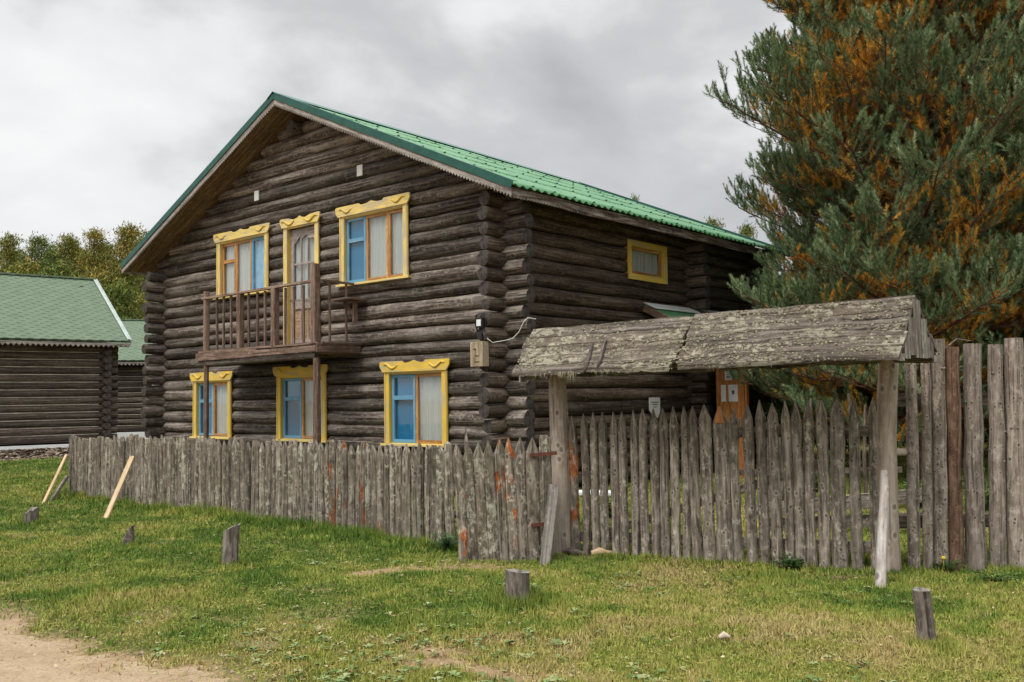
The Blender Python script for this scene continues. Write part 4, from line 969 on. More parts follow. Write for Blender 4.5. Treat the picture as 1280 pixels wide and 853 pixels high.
# wood scraps at the gate post foot
for (pa, pb, h_, lab) in (((700, 691), (731, 694), .035, 'dark strip of bark lying at the foot of the left gate post'), ((738, 694), (764, 693), .045, 'pale split billet lying in front of the picket panel')):
    a, b = G(*pa), G(*pb); a[1] -= .12; b[1] -= .12; m = MB(); a[2] = b[2] = .03
    m.tube([a, a*.6+b*.4+np.array([0, 0, .015]), b], [h_*.6, h_, h_*.5], 7, .2, 0, 1); o = m.build('wood_scrap', [PROPW if 'pale' in lab else STUMP, STUMPE], None, loc=a); tag(o, lab, 'wood')

# ---- yard behind the pickets: bench, low fence of thin stakes, planks
p = at(735, 616, 11.6); be = empty('garden_bench', (p[0], p[1], 0), -.25, label='low white topped bench seen through the gaps behind the picket panel', cat='bench')
m = MB(); m.box(-.35, .42, -.14, .14, p[2]-.018, p[2]+.018); m.build('seat', [WHITE], be)
for x in (-.28, .35): m = MB(); m.box(x-.04, x+.04, -.13, .13, 0, p[2]-.03); m.build('leg', [BALC], be)
P0, U, L, rz_ = frame(at(925, 640, 13.2)*[1, 1, 0], at(1130, 640, 12.6)*[1, 1, 0]); sf = empty('stake_fence', P0, rz_, label='thin stake fence in the shade under the pine behind the gate', cat='fence')
x = 0
while x < L:
    m = MB(); h_ = random.uniform(1.2, 1.6); m.tube([(x, 0, -.05), (x+random.uniform(-.03, .03), 0, h_*.5), (x+random.uniform(-.05, .05), 0, h_)], [.028, .025, .018], 7, .08); m.build('stake', [BARKG], sf); x += random.uniform(.10, .2)
m = MB(); m.beam((0, .04, .5), (L, .04, .55), .03, .08); m.build('rail', [BARKG], sf)
p = at(1075, 672, 10.5); m = MB(); m.beam((p[0]-1.2, p[1]+.3, .25), (p[0]+.8, p[1], .45), .03, .16); m.beam((p[0]-1.0, p[1]+.36, .1), (p[0]+.9, p[1]+.06, .18), .03, .14); o = m.build('old_planks', [PICKG], None, loc=(p[0], p[1], 0)); tag(o, 'old grey planks lying in the yard behind the right end of the picket panel', 'planks')

# ------------------------------------------------------------------ cabins on the left
CHINK = plain('pale_chinking', (.45, .40, .33), .9, 0, .4, 3)
VERGE = plain('pale_verge_metal', (.36, .42, .39), .6, 0, .2)
def cabin(name, label, C0, ex, nlen, depth, zw, ze, zrg, ov_e, ov_g, ncourse, tilemat, zb):
    """C0: front right wall corner; ex: unit vector along the front wall to the LEFT"""
    ex = np.array([ex[0], ex[1], 0.]); ex /= np.linalg.norm(ex); rzz = atan2(-ex[1], -ex[0])     # local x to the right
    root = empty(name, (C0[0], C0[1], 0), rzz, label=label, cat='cabin', group='log cabins with green shingle roofs')
    ch = (zw-zb)/ncourse
    m = MB()
    for i in range(ncourse):
        z = zb+ch*(i+.5); logline(m, [-nlen, 0, z], [.38, 0, z], ch*.53, (), z, 0, 1, .35)
    m.build('front_wall', [LOGC, LOGE], root); m = MB()
    for i in range(1, ncourse): m.box(-nlen+.1, -.2, -ch*.42, -ch*.36, zb+ch*i-.012, zb+ch*i+.012)
    m.build('chinking', [CHINK], root); m = MB()
    for i in range(ncourse):
        z = zb+ch*i; logline(m, [0, -.38, z], [0, depth, z], ch*.53, (), z, 1, 1, .35)
        if z+.1 < zw: logline(m, [-nlen, -.38, z], [-nlen, depth, z], ch*.53, (), z, 1, 1, .35)
    k = 0; z = zw
    while z < zrg-.35:
        hw_ = (depth/2+.1)*(zrg-z)/(zrg-ze+.01)*.92; logline(m, [0, depth/2-hw_, z], [0, depth/2+hw_, z], ch*.53, (), z, 1, 1, .35); z += ch
    m.build('side_wall', [LOGC, LOGE], root)
    m = MB(); m.box(-nlen+.1, -.1, .12, depth-.12, .1, zw); m.build('inner_lining', [DARK], root)
    m = MB(); m.box(-nlen-.05, .08, -.19, .1, -.05, zb-.05); m.box(-.1, .12, -.12, depth, -.06, zb-.06); m.build('plinth', [PLINTH], root)
    m = MB(); yr = depth/2; run = yr+ov_e
    for sg, y0, y1 in ((-1, -ov_e, yr), (1, depth+ov_e, yr)):
        vs = [(-nlen-ov_g, y0, ze), (ov_g, y0, ze), (ov_g, y1, zrg), (-nlen-ov_g, y1, zrg)]; L_ = math.hypot(y1-y0, zrg-ze)
        us = [(0, 0), (nlen+2*ov_g, 0), (nlen+2*ov_g, L_), (0, L_)]
        f = (0, 1, 2, 3) if sg < 0 else (3, 2, 1, 0); m.add(vs, [f], [[us[i] for i in f]], (.5, .5))
    rf = m.build('roof', [tilemat], root); s_ = rf.modifiers.new('t', 'SOLIDIFY'); s_.thickness = .07; s_.offset = -1
    m = MB(); m.beam((ov_g+.015, -ov_e-.02, ze-.02), (ov_g+.015, yr, zrg-.0), .03, .13, (0, 0, 1)); m.beam((ov_g-.04, -ov_e, ze+.045), (ov_g-.04, yr, zrg+.045), .11, .02, (0, 0, 1)); m.build('verge_strip', [VERGE], rf)
    m = MB(); m.beam((-nlen-ov_g, yr, zrg+.02), (ov_g, yr, zrg+.02), .16, .06); m.build('ridge_cap', [tilemat], rf)
    m = MB(); saw(m, lambda a, dr, w: (-nlen-ov_g+a, -ov_e-.02+w, ze-.08-dr), nlen+2*ov_g, .06, .15, .09); m.build('eave_fascia', [BARGE], rf)
    m = MB(); m.box(-nlen-ov_g, ov_g, -ov_e, -.05, ze-.17, ze-.14); m.build('soffit', [SOFF], rf)
    return root
E1 = at(163, 424, 30.0); cex = np.array([-.77, -.63])
cab1 = cabin('log_cabin', 'dark log cabin with a pale green shingle roof at the left edge', np.array([E1[0], E1[1]])+np.array([-.77, -.63])*.62+np.array([-.63, .77])*.55, cex, 9, 6.9, 3.46, 3.60, 6.0, .55, .62, 13, TILE, .40)
c2 = at(185, 500, 39.5)
cab2 = cabin('log_cabin', 'log cabin half hidden behind the first one, its roof just beside the big house', np.array([c2[0]+2.4, c2[1]]), np.array([-.96, -.28]), 6.9, 6.4, 3.15, 3.36, 5.3, .5, .5, 12, TILE, .45)
m = MB(cab1.matrix_world.inverted() if False else None)
# band of wood chips along the cabin
W0 = np.array([E1[0], E1[1], 0])+np.array([-.77, -.63, 0])*.62+np.array([-.63, .77, 0])*.55
bd = np.array([-.774, -.633, 0]); bn = np.array([.633, -.774, 0]); A = W0-bd*1.5; CHV = []; CHR = []        # bank of chips against the plinth
for _ in range(9000):
    q = abs(random.gauss(0, .55))+.15; c = A+bd*random.uniform(0, 11)+bn*q; c[2] = max(.03, .24-.13*q)+random.uniform(-.02, .04)
    a = random.uniform(0, pi); t = np.array([cos(a), sin(a), random.uniform(-.3, .3)])*random.uniform(.04, .10); s_ = np.array([-sin(a), cos(a), random.uniform(-.6, .6)])*random.uniform(.02, .045)
    CHV += [c-t-s_, c+t-s_, c+t+s_, c-t+s_]; CHR.append((random.random(), 0))
CM = Mat('wood_chips'); CM.base(CM.ramp(CM.rnd(0), [(0, (.08, .055, .04)), (.5, (.22, .165, .12)), (1, (.46, .39, .31))])); CM = CM.set(.9)
o = npmesh('wood_chips', CHV, 4, [CM], CHR, k=4); tag(o, 'band of brown bark and wood chips along the foot of the left cabin', 'wood chips', kind='stuff')
m = MB(); q = [A+bn*.1+np.array([0, 0, .21]), A+bd*12+bn*.1+np.array([0, 0, .21]), A+bd*12+bn*1.8+np.array([0, 0, .0]), A+bn*1.8+np.array([0, 0, .0])]
m.add(q, [(0, 1, 2, 3)], [[(0, 0), (1, 0), (1, 1), (0, 1)]]); o = m.build('chip_bed', [plain('chip_soil', (.16, .12, .09), .95, 0, .5, 9)]); tag(o, 'brown chip strewn strip beside the left cabin', 'path', kind='structure')

# ------------------------------------------------------------------ needles
def needles(O, D, Ls, col, per, nl, wd, ang=.75, rng=RNG):
    """bottle-brush shoots: O origins, D unit directions, Ls shoot lengths; returns verts, rnd"""
    n = len(O); O = np.repeat(O, per, 0); D = np.repeat(D, per, 0); L = np.repeat(Ls, per); c = np.repeat(col, per)
    t = rng.random(len(O))**.8; ph = rng.random(len(O))*2*pi; ref = np.where(np.abs(D[:, 2:3]) < .9, [[0, 0, 1.]], [[0, 1., 0]])
    a = np.cross(D, ref); a /= np.linalg.norm(a, axis=1, keepdims=True); b = np.cross(a, D)
    rad = a*np.cos(ph)[:, None]+b*np.sin(ph)[:, None]; an = ang*(1.1-.55*t)*(1+rng.normal(0, .15, len(t)))
    nd = D*np.cos(an)[:, None]+rad*np.sin(an)[:, None]; p = O+D*(t*L)[:, None]; ln = nl*(.8+.4*rng.random(len(t)))
    s = np.cross(nd, rng.normal(size=nd.shape)); s /= np.linalg.norm(s, axis=1, keepdims=True); s *= wd/2
    V = np.stack([p-s, p+s, p+nd*ln[:, None]], 1).reshape(-1, 3)
    R_ = np.stack([np.clip(c+rng.normal(0, .07, len(t)), 0, 1), np.zeros(len(t))], 1); return V, R_
def nrmz(v): return v/np.linalg.norm(v)
def near_pine(seed, H, z0, prof, fork=False, per=62):
    rs = np.random.default_rng(seed); tb = MB(); sho = []; org = []
    tp_ = [(0, 0, -.2)]; lx = ly = 0
    for z in np.linspace(.6, H, 12): lx += rs.normal(0, .03); ly += rs.normal(0, .03); tp_.append((lx, ly, z))
    tr = [.19*(1-max(0, z)/H)**.8+.012 for _, _, z in tp_]; tb.tube(tp_, tr, 12, .05, 0, 0)
    def tpos(z):
        for i in range(len(tp_)-1):
            if tp_[i][2] <= z <= tp_[i+1][2]: t = (z-tp_[i][2])/(tp_[i+1][2]-tp_[i][2]); return np.array(tp_[i])*(1-t)+np.array(tp_[i+1])*t
        return np.array(tp_[-1])
    z = z0
    while z < H-.15:
        nb = rs.integers(6, 8) if z < 10.5 else 4; a0 = rs.random()*6.28; rel = (z-z0)/(H-z0)
        for k in range(nb):
            a = a0+k*2*pi/nb+rs.normal(0, .25)
            Lb = prof(rel)*rs.uniform(.72, 1.12)*min(1, .74+.26*(z-1.1)/3.4)
            e0 = .14+.34*rel+rs.normal(0, .12); base = tpos(z+rs.uniform(-.1, .1)); pts = [base]; d = np.array([cos(a)*cos(e0), sin(a)*cos(e0), sin(e0)]); n_ = 8
            if rel < .25: d[2] -= .28
            for q in range(n_): d = nrmz(d+np.array([rs.normal(0, .05), rs.normal(0, .05), .045+rs.normal(0, .04)])); pts.append(pts[-1]+d*Lb/n_)
            r0 = max(.010, .015*Lb**.9)+.005; tb.tube([Vector(p) for p in pts], [r0*(1-.85*q/n_) for q in range(n_+1)], 6, .05, 0, None)
            for q in range(int(Lb*9)):                         # short spurs straight on the limb
                f = rs.uniform(.22, 1); i = min(n_-1, int(f*n_)); p = pts[i]*(1-(f*n_-i))+pts[i+1]*(f*n_-i)
                (org if f < .62 else sho).append((p, nrmz(rs.normal(0, .6, 3)+np.array([0, 0, .7])), rs.uniform(.14, .28), np.clip(rs.normal(.5, .2), 0, 1)))
            nsub = int(7+Lb*5.8)
            for si in range(nsub):
                f = .25+.75*(si+rs.random())/nsub; i = min(n_-1, int(f*n_)); p = pts[i]*(1-(f*n_-i))+pts[i+1]*(f*n_-i); bd_ = nrmz(pts[i+1]-pts[i]); side = 1 if si % 2 else -1
                lat = nrmz(np.cross(bd_, [0, 0, 1.]))*side; Ls_ = (.26+.50*Lb*(1.12-f))*rs.uniform(.6, 1.15); Ls_ = min(Ls_, 1.2)
                sd_ = nrmz(bd_*.75+lat*.8+np.array([0, 0, rs.uniform(-.05, .45)])); sp = [p]; m_ = 4; dd = sd_
                for q in range(m_): dd = nrmz(dd+np.array([0, 0, .09])+rs.normal(0, .08, 3)); sp.append(sp[-1]+dd*Ls_/m_)
                tb.tube([Vector(v) for v in sp], [.009, .007, .006, .005, .004], 4, 0, 0, None)
                nt_ = max(3, int(Ls_/.125))
                for ti in range(nt_+3):
                    g = min(1, .28+.72*ti/nt_) if ti < nt_ else 1; j = min(m_-1, int(g*m_)); pp = sp[j]*(1-(g*m_-j))+sp[j+1]*(g*m_-j) if g < 1 else sp[-1]
                    sd2 = nrmz(dd*.7+rs.normal(0, .33, 3)+np.array([0, 0, .75]))
                    outer = f*.6+g*.4+rs.normal(0, .08)
                    if outer < .62: org.append((pp, sd2, rs.uniform(.12, .22), rs.random()*.9))
                    else: sho.append((pp, sd2, rs.uniform(.16, .32), np.clip(rs.normal(.50, .23)+(.12 if ti >= nt_ else 0), 0, 1)))
        z += rs.uniform(.25, .36)*(1.1 if z < 6 else 1)
    V = []; Rr = []; MI = []
    if sho:
        S = sho; v, r_ = needles(np.array([s[0] for s in S]), np.array([s[1] for s in S]), np.array([s[2] for s in S]), np.array([s[3] for s in S]), per, .072, .0088, .8, rs); V.append(v); Rr.append(r_); q_ = v[::3*per]; g_ = (vn(q_[:, 0]*1.3+9, q_[:, 2]*1.5+q_[:, 1]*1.2+4) > .68) & (rs.random(len(q_)) < .55) & (np.hypot(q_[:, 0], q_[:, 1]) < 2.5+.3*np.sin(q_[:, 2]*3)); MI.append(np.repeat(g_.astype(int), per))
    if org:
        S = org; keep = [s for s in S if rs.random() < .8]; S = keep
        v, r_ = needles(np.array([s[0] for s in S]), np.array([s[1] for s in S]), np.array([s[2] for s in S]), np.array([s[3] for s in S]), int(per*.6), .075, .0088, 1.05, rs)
        # orange where that region of the tree is shedding, dull green elsewhere
        mo = (vn(v[::3, 0]*1.9+seed, v[::3, 2]*1.9+v[::3, 1]*1.3) > .50).astype(int); V.append(v); Rr.append(r_); MI.append(mo)
    return tb, np.concatenate(V), np.concatenate(Rr), np.concatenate(MI).astype(int)
def profA(rel): return 3.55*(1-rel**2.3)**.8*(.9+.12*sin(rel*23))
trees = []
tbA, VA, RA, MA = near_pine(21, 14.0, 1.1, profA)
def place_pine(px, Y, label, rot, src=None, sc=1, mesh=None):
    p = at(px, 500, Y); root = empty('pine_tree', (p[0], p[1], 0), rot, label=label, cat='pine tree', group='large pines behind the gate'); root.scale = (sc,)*3
    if src is None:
        t = tbA.build('trunk', [BARK], root); c = npmesh('crown', VA, 3, [NEEDLE, NEEDLEO], RA, MA, root)
    else:
        for ch in src.children: q = ch.copy(); COL.objects.link(q); q.parent = root
    return root
pA = place_pine(1150, 16.6, 'nearest large pine with orange old needles, its crown overhanging the end of the house roof', 1.1)
pB = place_pine(1196, 18.6, 'second large pine, its trunk just right of the nearest pine', 3.9, pA, 1.04)
pE = place_pine(1104, 18.6, 'smaller pine close behind the nearest one, beside the end of the house', .4, pA, .84)
pC = place_pine(1400, 17.2, 'large pine whose branches fill the right edge of the picture', 5.3, pA, 1.08)
pD = place_pine(1285, 22.5, 'large pine standing behind and between the front pines', 2.2, pA, 1.1)

# ------------------------------------------------------------------ far pines
def far_pine(seed, H, base, R_, mat, dens=1, leaf=.21):
    rs = np.random.default_rng(seed); tb = MB(); tb.tube([(0, 0, -.2), (rs.normal(0, .1), rs.normal(0, .1), H*.5), (0, 0, H)], [.16, .11, .02], 7, .05, 0, None)
    O = []; Cc = []
    z = base
    while z < H:
        rel = (z-base)/(H-base); nb = rs.integers(3, 6); a0 = rs.random()*6.3
        for k in range(nb):
            a = a0+k*6.28/nb+rs.normal(0, .3); Lb = R_*((1-rel)**.75*(.55+.6*min(1, rel*3)))*rs.uniform(.6, 1.15)+.15; e = .15+.5*rel+rs.normal(0, .12); d = np.array([cos(a)*cos(e), sin(a)*cos(e), sin(e)])
            tb.tube([(0, 0, z), tuple(np.array([0, 0, z])+d*Lb)], [.035*(1-rel)+.01, .008], 4, 0, 0, None)
            for q in range(max(2, int(Lb*3.4*dens))):
                f = rs.uniform(.3, 1.0); c = np.array([0, 0, z])+d*Lb*f+rs.normal(0, .14, 3); c[2] += .15*f; m_ = int(52*dens); cc = rs.random()*.55+.25*rel+.1
                pts = c+rs.normal(0, 1, (m_, 3))*np.array([.24, .24, .15]); O.append(pts); Cc.append(np.full(m_, cc))
        z += rs.uniform(.42, .62)
    O = np.concatenate(O); Cc = np.concatenate(Cc); n = len(O); D = rs.normal(size=(n, 3)); D[:, 2] = np.abs(D[:, 2])+.3; D /= np.linalg.norm(D, axis=1, keepdims=True)
    s = np.cross(D, rs.normal(size=(n, 3))); s /= np.linalg.norm(s, axis=1, keepdims=True)
    V = np.stack([O-s*leaf*.16, O+s*leaf*.16, O+D*leaf], 1).reshape(-1, 3); Rr = np.stack([np.clip(Cc+rs.normal(0, .10, n), 0, 1), np.zeros(n)], 1)
    return tb, V, Rr
vars_ = []
for i, (H_, b_, r_) in enumerate(((12, 2.2, 2.3), (13, 1.2, 2.6), (11, 2.8, 2.0), (6, .4, 1.9))):
    tb, V, Rr = far_pine(100+i, H_, b_, r_, FARN); vars_.append((tb, V, Rr, H_))
made = {}
def put_far(px, Y, top_y, vi, label, group, mat=FARN, x=None):
    p = at(px, 500, Y); top = at(px, top_y, Y)[2]; key = (vi, mat.name); tb, V, Rr, H_ = vars_[vi]; sc = top/H_
    root = empty('pine_tree', (p[0], p[1], 0), random.random()*6.3, label=label, cat='pine tree', group=group); root.scale = (sc*random.uniform(.9, 1.1), sc*random.uniform(.9, 1.1), sc)
    if key not in made:
        made[key] = (tb.build('trunk', [BARKG], root), npmesh('crown', V, 3, [mat], Rr, None, root))
    else:
        for ch in made[key]: q = ch.copy(); COL.objects.link(q); q.parent = root
    return root
gl_ = 'yellowing pines rising behind the left cabins'
for px, Y, ty, vi in ((-55, 55, 300, 1), (-22, 52, 305, 0), (6, 56, 304, 0), (22, 62, 318, 2), (44, 52, 298, 1), (66, 60, 312, 2), (84, 54, 305, 0), (100, 60, 316, 1), (116, 51, 291, 1), (134, 60, 312, 2), (156, 54, 292, 0), (174, 60, 296, 2), (192, 52, 300, 1), (215, 55, 312, 0),
                      (-40, 66, 312, 1), (15, 70, 316, 1), (60, 68, 314, 1), (92, 70, 316, 0), (128, 68, 306, 1), (165, 70, 306, 1), (205, 66, 310, 1), (240, 64, 330, 0)):
    put_far(px, Y, ty, vi, 'yellow green pine in the wood behind the left cabins', gl_)
for px, Y, ty, lab in ((118, 44, 352, 'low bushy young pine above the cabin roof edge'), (148, 44, 366, 'pale young pine right of the white roof verge'), (70, 46, 345, 'low young pine just above the cabin ridge'), (30, 46, 342, 'young pine at the left above the cabin ridge'), (170, 46, 380, 'small young pine close beside the big house')):
    put_far(px, Y, ty, 3, lab, 'young pines in front of the wood')
q_ = put_far(797, 52, 258, 0, 'tree tip just showing over the green roof', 'trees behind the big house'); q_.scale = (.45, .45, q_.scale[2]); put_far(730, 56, 252, 1, 'lower tree tip left of the other one over the green roof', 'trees behind the big house')
q_ = put_far(940, 34, 284, 1, 'yellow green pine showing between the roof end and the large pine', 'trees behind the big house'); q_.scale = (.7*q_.scale[0],)*2+(q_.scale[2],); put_far(893, 46, 286, 0, 'small far tree tip over the end of the green roof', 'trees behind the big house')
gr = 'trees in the wood behind the large pines'
for px, Y, ty, vi in ((965, 30, 330, 0), (1010, 28, 300, 1), (1060, 31, 280, 0), (1100, 27, 240, 1), (1150, 32, 220, 0), (1200, 28, 180, 1), (1245, 33, 200, 0), (1290, 29, 150, 1), (1340, 30, 150, 0), (1400, 30, 120, 1), (1470, 30, 120, 1), (985, 24, 410, 3), (1040, 23, 400, 3), (1095, 24, 390, 3), (1150, 23, 400, 3), (1205, 24, 395, 3), (1260, 22.5, 390, 3), (1315, 24, 380, 3),
                      (1230, 40, 240, 1), (1310, 42, 200, 1), (1080, 42, 300, 1), (1000, 44, 350, 0), (1160, 44, 280, 1)):
    put_far(px, Y, ty, vi, 'dark pine in the wood behind the gate', gr, DKN)

# ------------------------------------------------------------------ grass and small plants
def wedge(n, r0, r1, amax=36, power=1.0):
    r_ = r0*(r1/r0)**RNG.random(n) if power == 1.0 else r0+(r1-r0)*RNG.random(n)**power
    a = np.radians(RNG.uniform(-amax, amax, n)); return np.sin(a)*r_, np.cos(a)*r_
gx, gy = wedge(1000000, 4.3, 34, 44)
dd = dirt(gx, gy); keep = (RNG.random(len(gx)) > dd*1.12) & (track_sd(gx, gy)-.05 > RNG.normal(0, .22, len(gx))-1.6*(fbm(gx*4, gy*4) > .66))
gx, gy, dd = gx[keep], gy[keep], dd[keep]; n = len(gx); dist = np.hypot(gx, gy)
clump = fbm(gx*2.3, gy*2.3); fine = fbm(gx*9, gy*9, 2)
# the grass is longer along fences and around stumps
edge = np.zeros(n)
def near_seg(a, b, wdt):
    a = np.array(a)[:2]; b = np.array(b)[:2]; ab = b-a; t = np.clip(((gx-a[0])*ab[0]+(gy-a[1])*ab[1])/(ab@ab), 0, 1); return np.exp(-(((gx-a[0]-t*ab[0])**2+(gy-a[1]-t*ab[1])**2)/wdt**2))
edge = np.maximum(edge, near_seg(G(85, 622), G(560, 684), .28)); edge = np.maximum(edge, .5*near_seg(G(780, 698), G(1280, 714), .2))
for s_ in (G(38, 656), G(161, 684), G(287, 708), G(1161, 811)): edge = np.maximum(edge, .8*near_seg(s_, s_+.01, .2))
edge = np.maximum(edge, 1.1*near_seg(G(647, 757)+np.array([.03, 0, 0]), G(652, 757), .26))
hgt_ = (.013+.025*np.clip((clump-.35)*2.2, 0, 1)+.02*fine)*(1+1.5*edge)*RNG.uniform(.6, 1.35, n)*(1+dist/40)
wd_ = (.0028+.00042*dist)*RNG.uniform(.7, 1.4, n)
yel = np.clip(.41+(fbm(gx*.7+5, gy*.7)-.5)*1.3+(fbm(gx*3, gy*3)-.5)*1.3+(fbm(gx*10, gy*10, 2)-.5)*.5+.16*np.clip(gx/3, -1, 1)-.14*edge+dd*.3+RNG.normal(0, .13, n), 0, 1)
a = RNG.random(n)*2*pi; ln_ = np.abs(RNG.normal(0, .95, n)); base = np.stack([gx, gy, hgt(gx, gy)-.004], 1)
s = np.stack([np.cos(a), np.sin(a), np.zeros(n)], 1)*wd_[:, None]; b2_ = RNG.random(n)*2*pi; td = np.stack([np.cos(b2_)*ln_, np.sin(b2_)*ln_, np.ones(n)], 1); td /= np.linalg.norm(td, axis=1, keepdims=True)
GV = np.stack([base-s, base+s, base+td*hgt_[:, None]], 1).reshape(-1, 3)
GR = Mat('grass_blades'); GR.base(GR.ramp(GR.rnd(0), [(0, (.085, .155, .025)), (.3, (.195, .26, .045)), (.6, (.30, .31, .068)), (.82, (.35, .32, .09)), (1, (.43, .35, .15))])); GR = GR.set(.7, 0, .15)
TX = []; TY = []; THt = []; TC = []
def tuft(x, y, n, spread, h, c):
    q = RNG.normal(0, spread, (n, 2)); TX.extend(x+q[:, 0]); TY.extend(y+q[:, 1]); THt.extend(h*RNG.uniform(.45, 1.15, n)); TC.extend(np.clip(c+RNG.normal(0, .15, n), 0, 1))
s0_ = G(647, 757)
for k in range(16): an = random.uniform(0, 6.3); tuft(s0_[0]+cos(an)*.16, s0_[1]+sin(an)*.13, 60, .035, .15, .35)
for s_, hh_ in ((G(38, 656), .1), (G(161, 684), .08), (G(287, 708), .09), (G(1161, 811), .07)):
    for k in range(10): an = random.uniform(0, 6.3); tuft(s_[0]+cos(an)*.12, s_[1]+sin(an)*.10, 40, .03, hh_, .35)
for a_, b_, nn, hh_ in ((G(85, 621), G(560, 683), 110, .16), (G(720, 696), G(1280, 713), 60, .09), (G(580, 703), G(690, 702), 8, .07)):
    for k in range(nn): t = random.random(); p_ = a_+(b_-a_)*t; tuft(p_[0]+random.gauss(0, .05), p_[1]-abs(random.gauss(0, .09))-.03, 34, .04, hh_*random.uniform(.4, 1.2), random.uniform(.1, .6))
for k in range(420):
    x_, y_ = [float(v[0]) for v in wedge(1, 4.6, 16)]
    if track_sd(x_, y_) < -.3 or dirt(x_, y_) > .8: continue
    tuft(x_, y_, random.randint(14, 50), .03, random.uniform(.035, .075), random.choice((.05, .2, .35, .6, .85)))
TX = np.array(TX); TY = np.array(TY); THt = np.array(THt); nT = len(TX); a_ = RNG.random(nT)*2*pi; dT = np.hypot(TX, TY)
sT = np.stack([np.cos(a_), np.sin(a_), np.zeros(nT)], 1)*((.0022+.0003*dT)*RNG.uniform(.7, 1.3, nT))[:, None]; bT = np.stack([TX, TY, hgt(TX, TY)-.004], 1)
tT = np.stack([RNG.normal(0, .35, nT), RNG.normal(0, .35, nT), np.ones(nT)], 1); tT /= np.linalg.norm(tT, axis=1, keepdims=True)
GV = np.concatenate([GV, np.stack([bT-sT, bT+sT, bT+tT*THt[:, None]], 1).reshape(-1, 3)]); yel = np.concatenate([yel, np.array(TC)]); n = len(yel)
# dry straw lying flat between the blades
lx_, ly_ = wedge(28000, 4.4, 20); kq = track_sd(lx_, ly_) > -.25; lx_, ly_ = lx_[kq], ly_[kq]; nL = len(lx_); al = RNG.random(nL)*2*pi; ll = RNG.uniform(.02, .06, nL)*(1+np.hypot(lx_, ly_)/30)
bL = np.stack([lx_, ly_, hgt(lx_, ly_)+RNG.uniform(.004, .028, nL)], 1); dL = np.stack([np.cos(al), np.sin(al), RNG.normal(0, .12, nL)], 1); sL = np.stack([-np.sin(al), np.cos(al), RNG.normal(0, .3, nL)], 1)*.0022
GV = np.concatenate([GV, np.stack([bL-sL, bL+sL, bL+dL*ll[:, None]], 1).reshape(-1, 3)]); yel = np.concatenate([yel, RNG.uniform(.6, .95, nL)]); n = len(yel)
o = npmesh('grass', GV, 3, [GR], np.stack([yel, np.zeros(n)], 1)); tag(o, 'short uneven green and yellowing grass covering the lawn', 'grass', kind='stuff')
# broad-leaved weeds (plantain, clover) lying in the turf
WV = []; WR = []
cx_, cy_ = wedge(9000, 4.4, 15)
wt = fbm(cx_*1.1+40, cy_*1.1+3); nearb = np.exp(-((cx_+.7)**2/1.6+(cy_-5.9)**2/1.0)); kk = (RNG.random(len(cx_)) < np.clip((wt-.55)*3.0, 0, .6)+.55*nearb) & (track_sd(cx_, cy_) > .05) & (dirt(cx_, cy_) < .7)
for x, y in zip(cx_[kk], cy_[kk]):
    nl = random.randint(3, 6); a0 = random.random()*6; rr = random.uniform(.012, .042)*(1.2 if y < 8 else 1); z = float(hgt(x, y))+random.uniform(.012, .035); col = random.uniform(0, 1)
    for k in range(nl):
        a = a0+k*2*pi/nl+random.uniform(-.3, .3); dx, dy = cos(a), sin(a); w_ = rr*.30; lz = random.uniform(.0, .5)*rr
        p0 = (x, y, z); p1 = (x+dx*rr*.5-dy*w_, y+dy*rr*.5+dx*w_, z+lz); p2 = (x+dx*rr, y+dy*rr, z+lz*.8); p3 = (x+dx*rr*.5+dy*w_, y+dy*rr*.5-dx*w_, z+lz)
        WV += [p0, p1, p2, p3]; WR.append((min(1, max(0, col+random.gauss(0, .1))), 0))
WM = Mat('weed_leaves'); WM.base(WM.ramp(WM.rnd(0), [(0, (.07, .13, .03)), (.5, (.16, .23, .075)), (.85, (.28, .32, .15)), (1, (.33, .26, .12))])); WM = WM.set(.6, 0, .25)
o = npmesh('ground_weeds', WV, 4, [WM], WR, k=4); tag(o, 'broad leaved weeds and clover spread through the turf', 'weeds', kind='stuff')
PV = []; PR_ = []
for _ in range(2600):
    x, y = [float(v[0]) for v in wedge(1, 4.2, 10)]
    if track_sd(x, y) > .15 and dirt(x, y) < .6: continue
    r_ = random.choice((.004, .006, .009, .014)); z = float(hgt(x, y))+.012; c = (x, y, z+r_*.8); rg = [(x+cos(a)*r_*random.uniform(.7, 1.2), y+sin(a)*r_*random.uniform(.7, 1.2), z-.004) for a in (0, 1.25, 2.5, 3.75, 5)]
    for k in range(5): PV += [c, rg[k], rg[(k+1) % 5]]; PR_.append((0, 0))
    col = random.random()
    for k in range(5): PR_[-1-k] = (col, 0)
PM = Mat('pebbles'); PM.base(PM.ramp(PM.rnd(0), [(0, (.14, .09, .055)), (.6, (.34, .25, .16)), (1, (.5, .42, .32))])); PM = PM.set(.9)
o = npmesh('track_pebbles', PV, 3, [PM], PR_); tag(o, 'small clods and pebbles on the bare earth', 'pebbles', kind='stuff')
# fallen leaves and scraps
FV = []; FR = []
for _ in range(420):
    x, y = [float(v[0]) for v in wedge(1, 4.6, 14)]
    if x < -3 and random.random() < .5: continue
    r_ = random.uniform(.008, .02); a = random.random()*6; z = float(hgt(x, y))+.03; FV += [(x+cos(a+q)*r_*(1 if q % 3 else .6), y+sin(a+q)*r_, z+random.uniform(-.006, .008)) for q in (0, 1.57, 3.14, 4.71)]; FR.append((random.random(), 0))
FM = Mat('fallen_leaf'); FM.base(FM.ramp(FM.rnd(0), [(0, (.14, .07, .03)), (.5, (.34, .2, .09)), (1, (.5, .42, .27))])); FM = FM.set(.8)
o = npmesh('fallen_leaves', FV, 4, [FM], FR, k=4); tag(o, 'scattered dry leaves and chips lying in the grass', 'fallen leaves', kind='stuff')
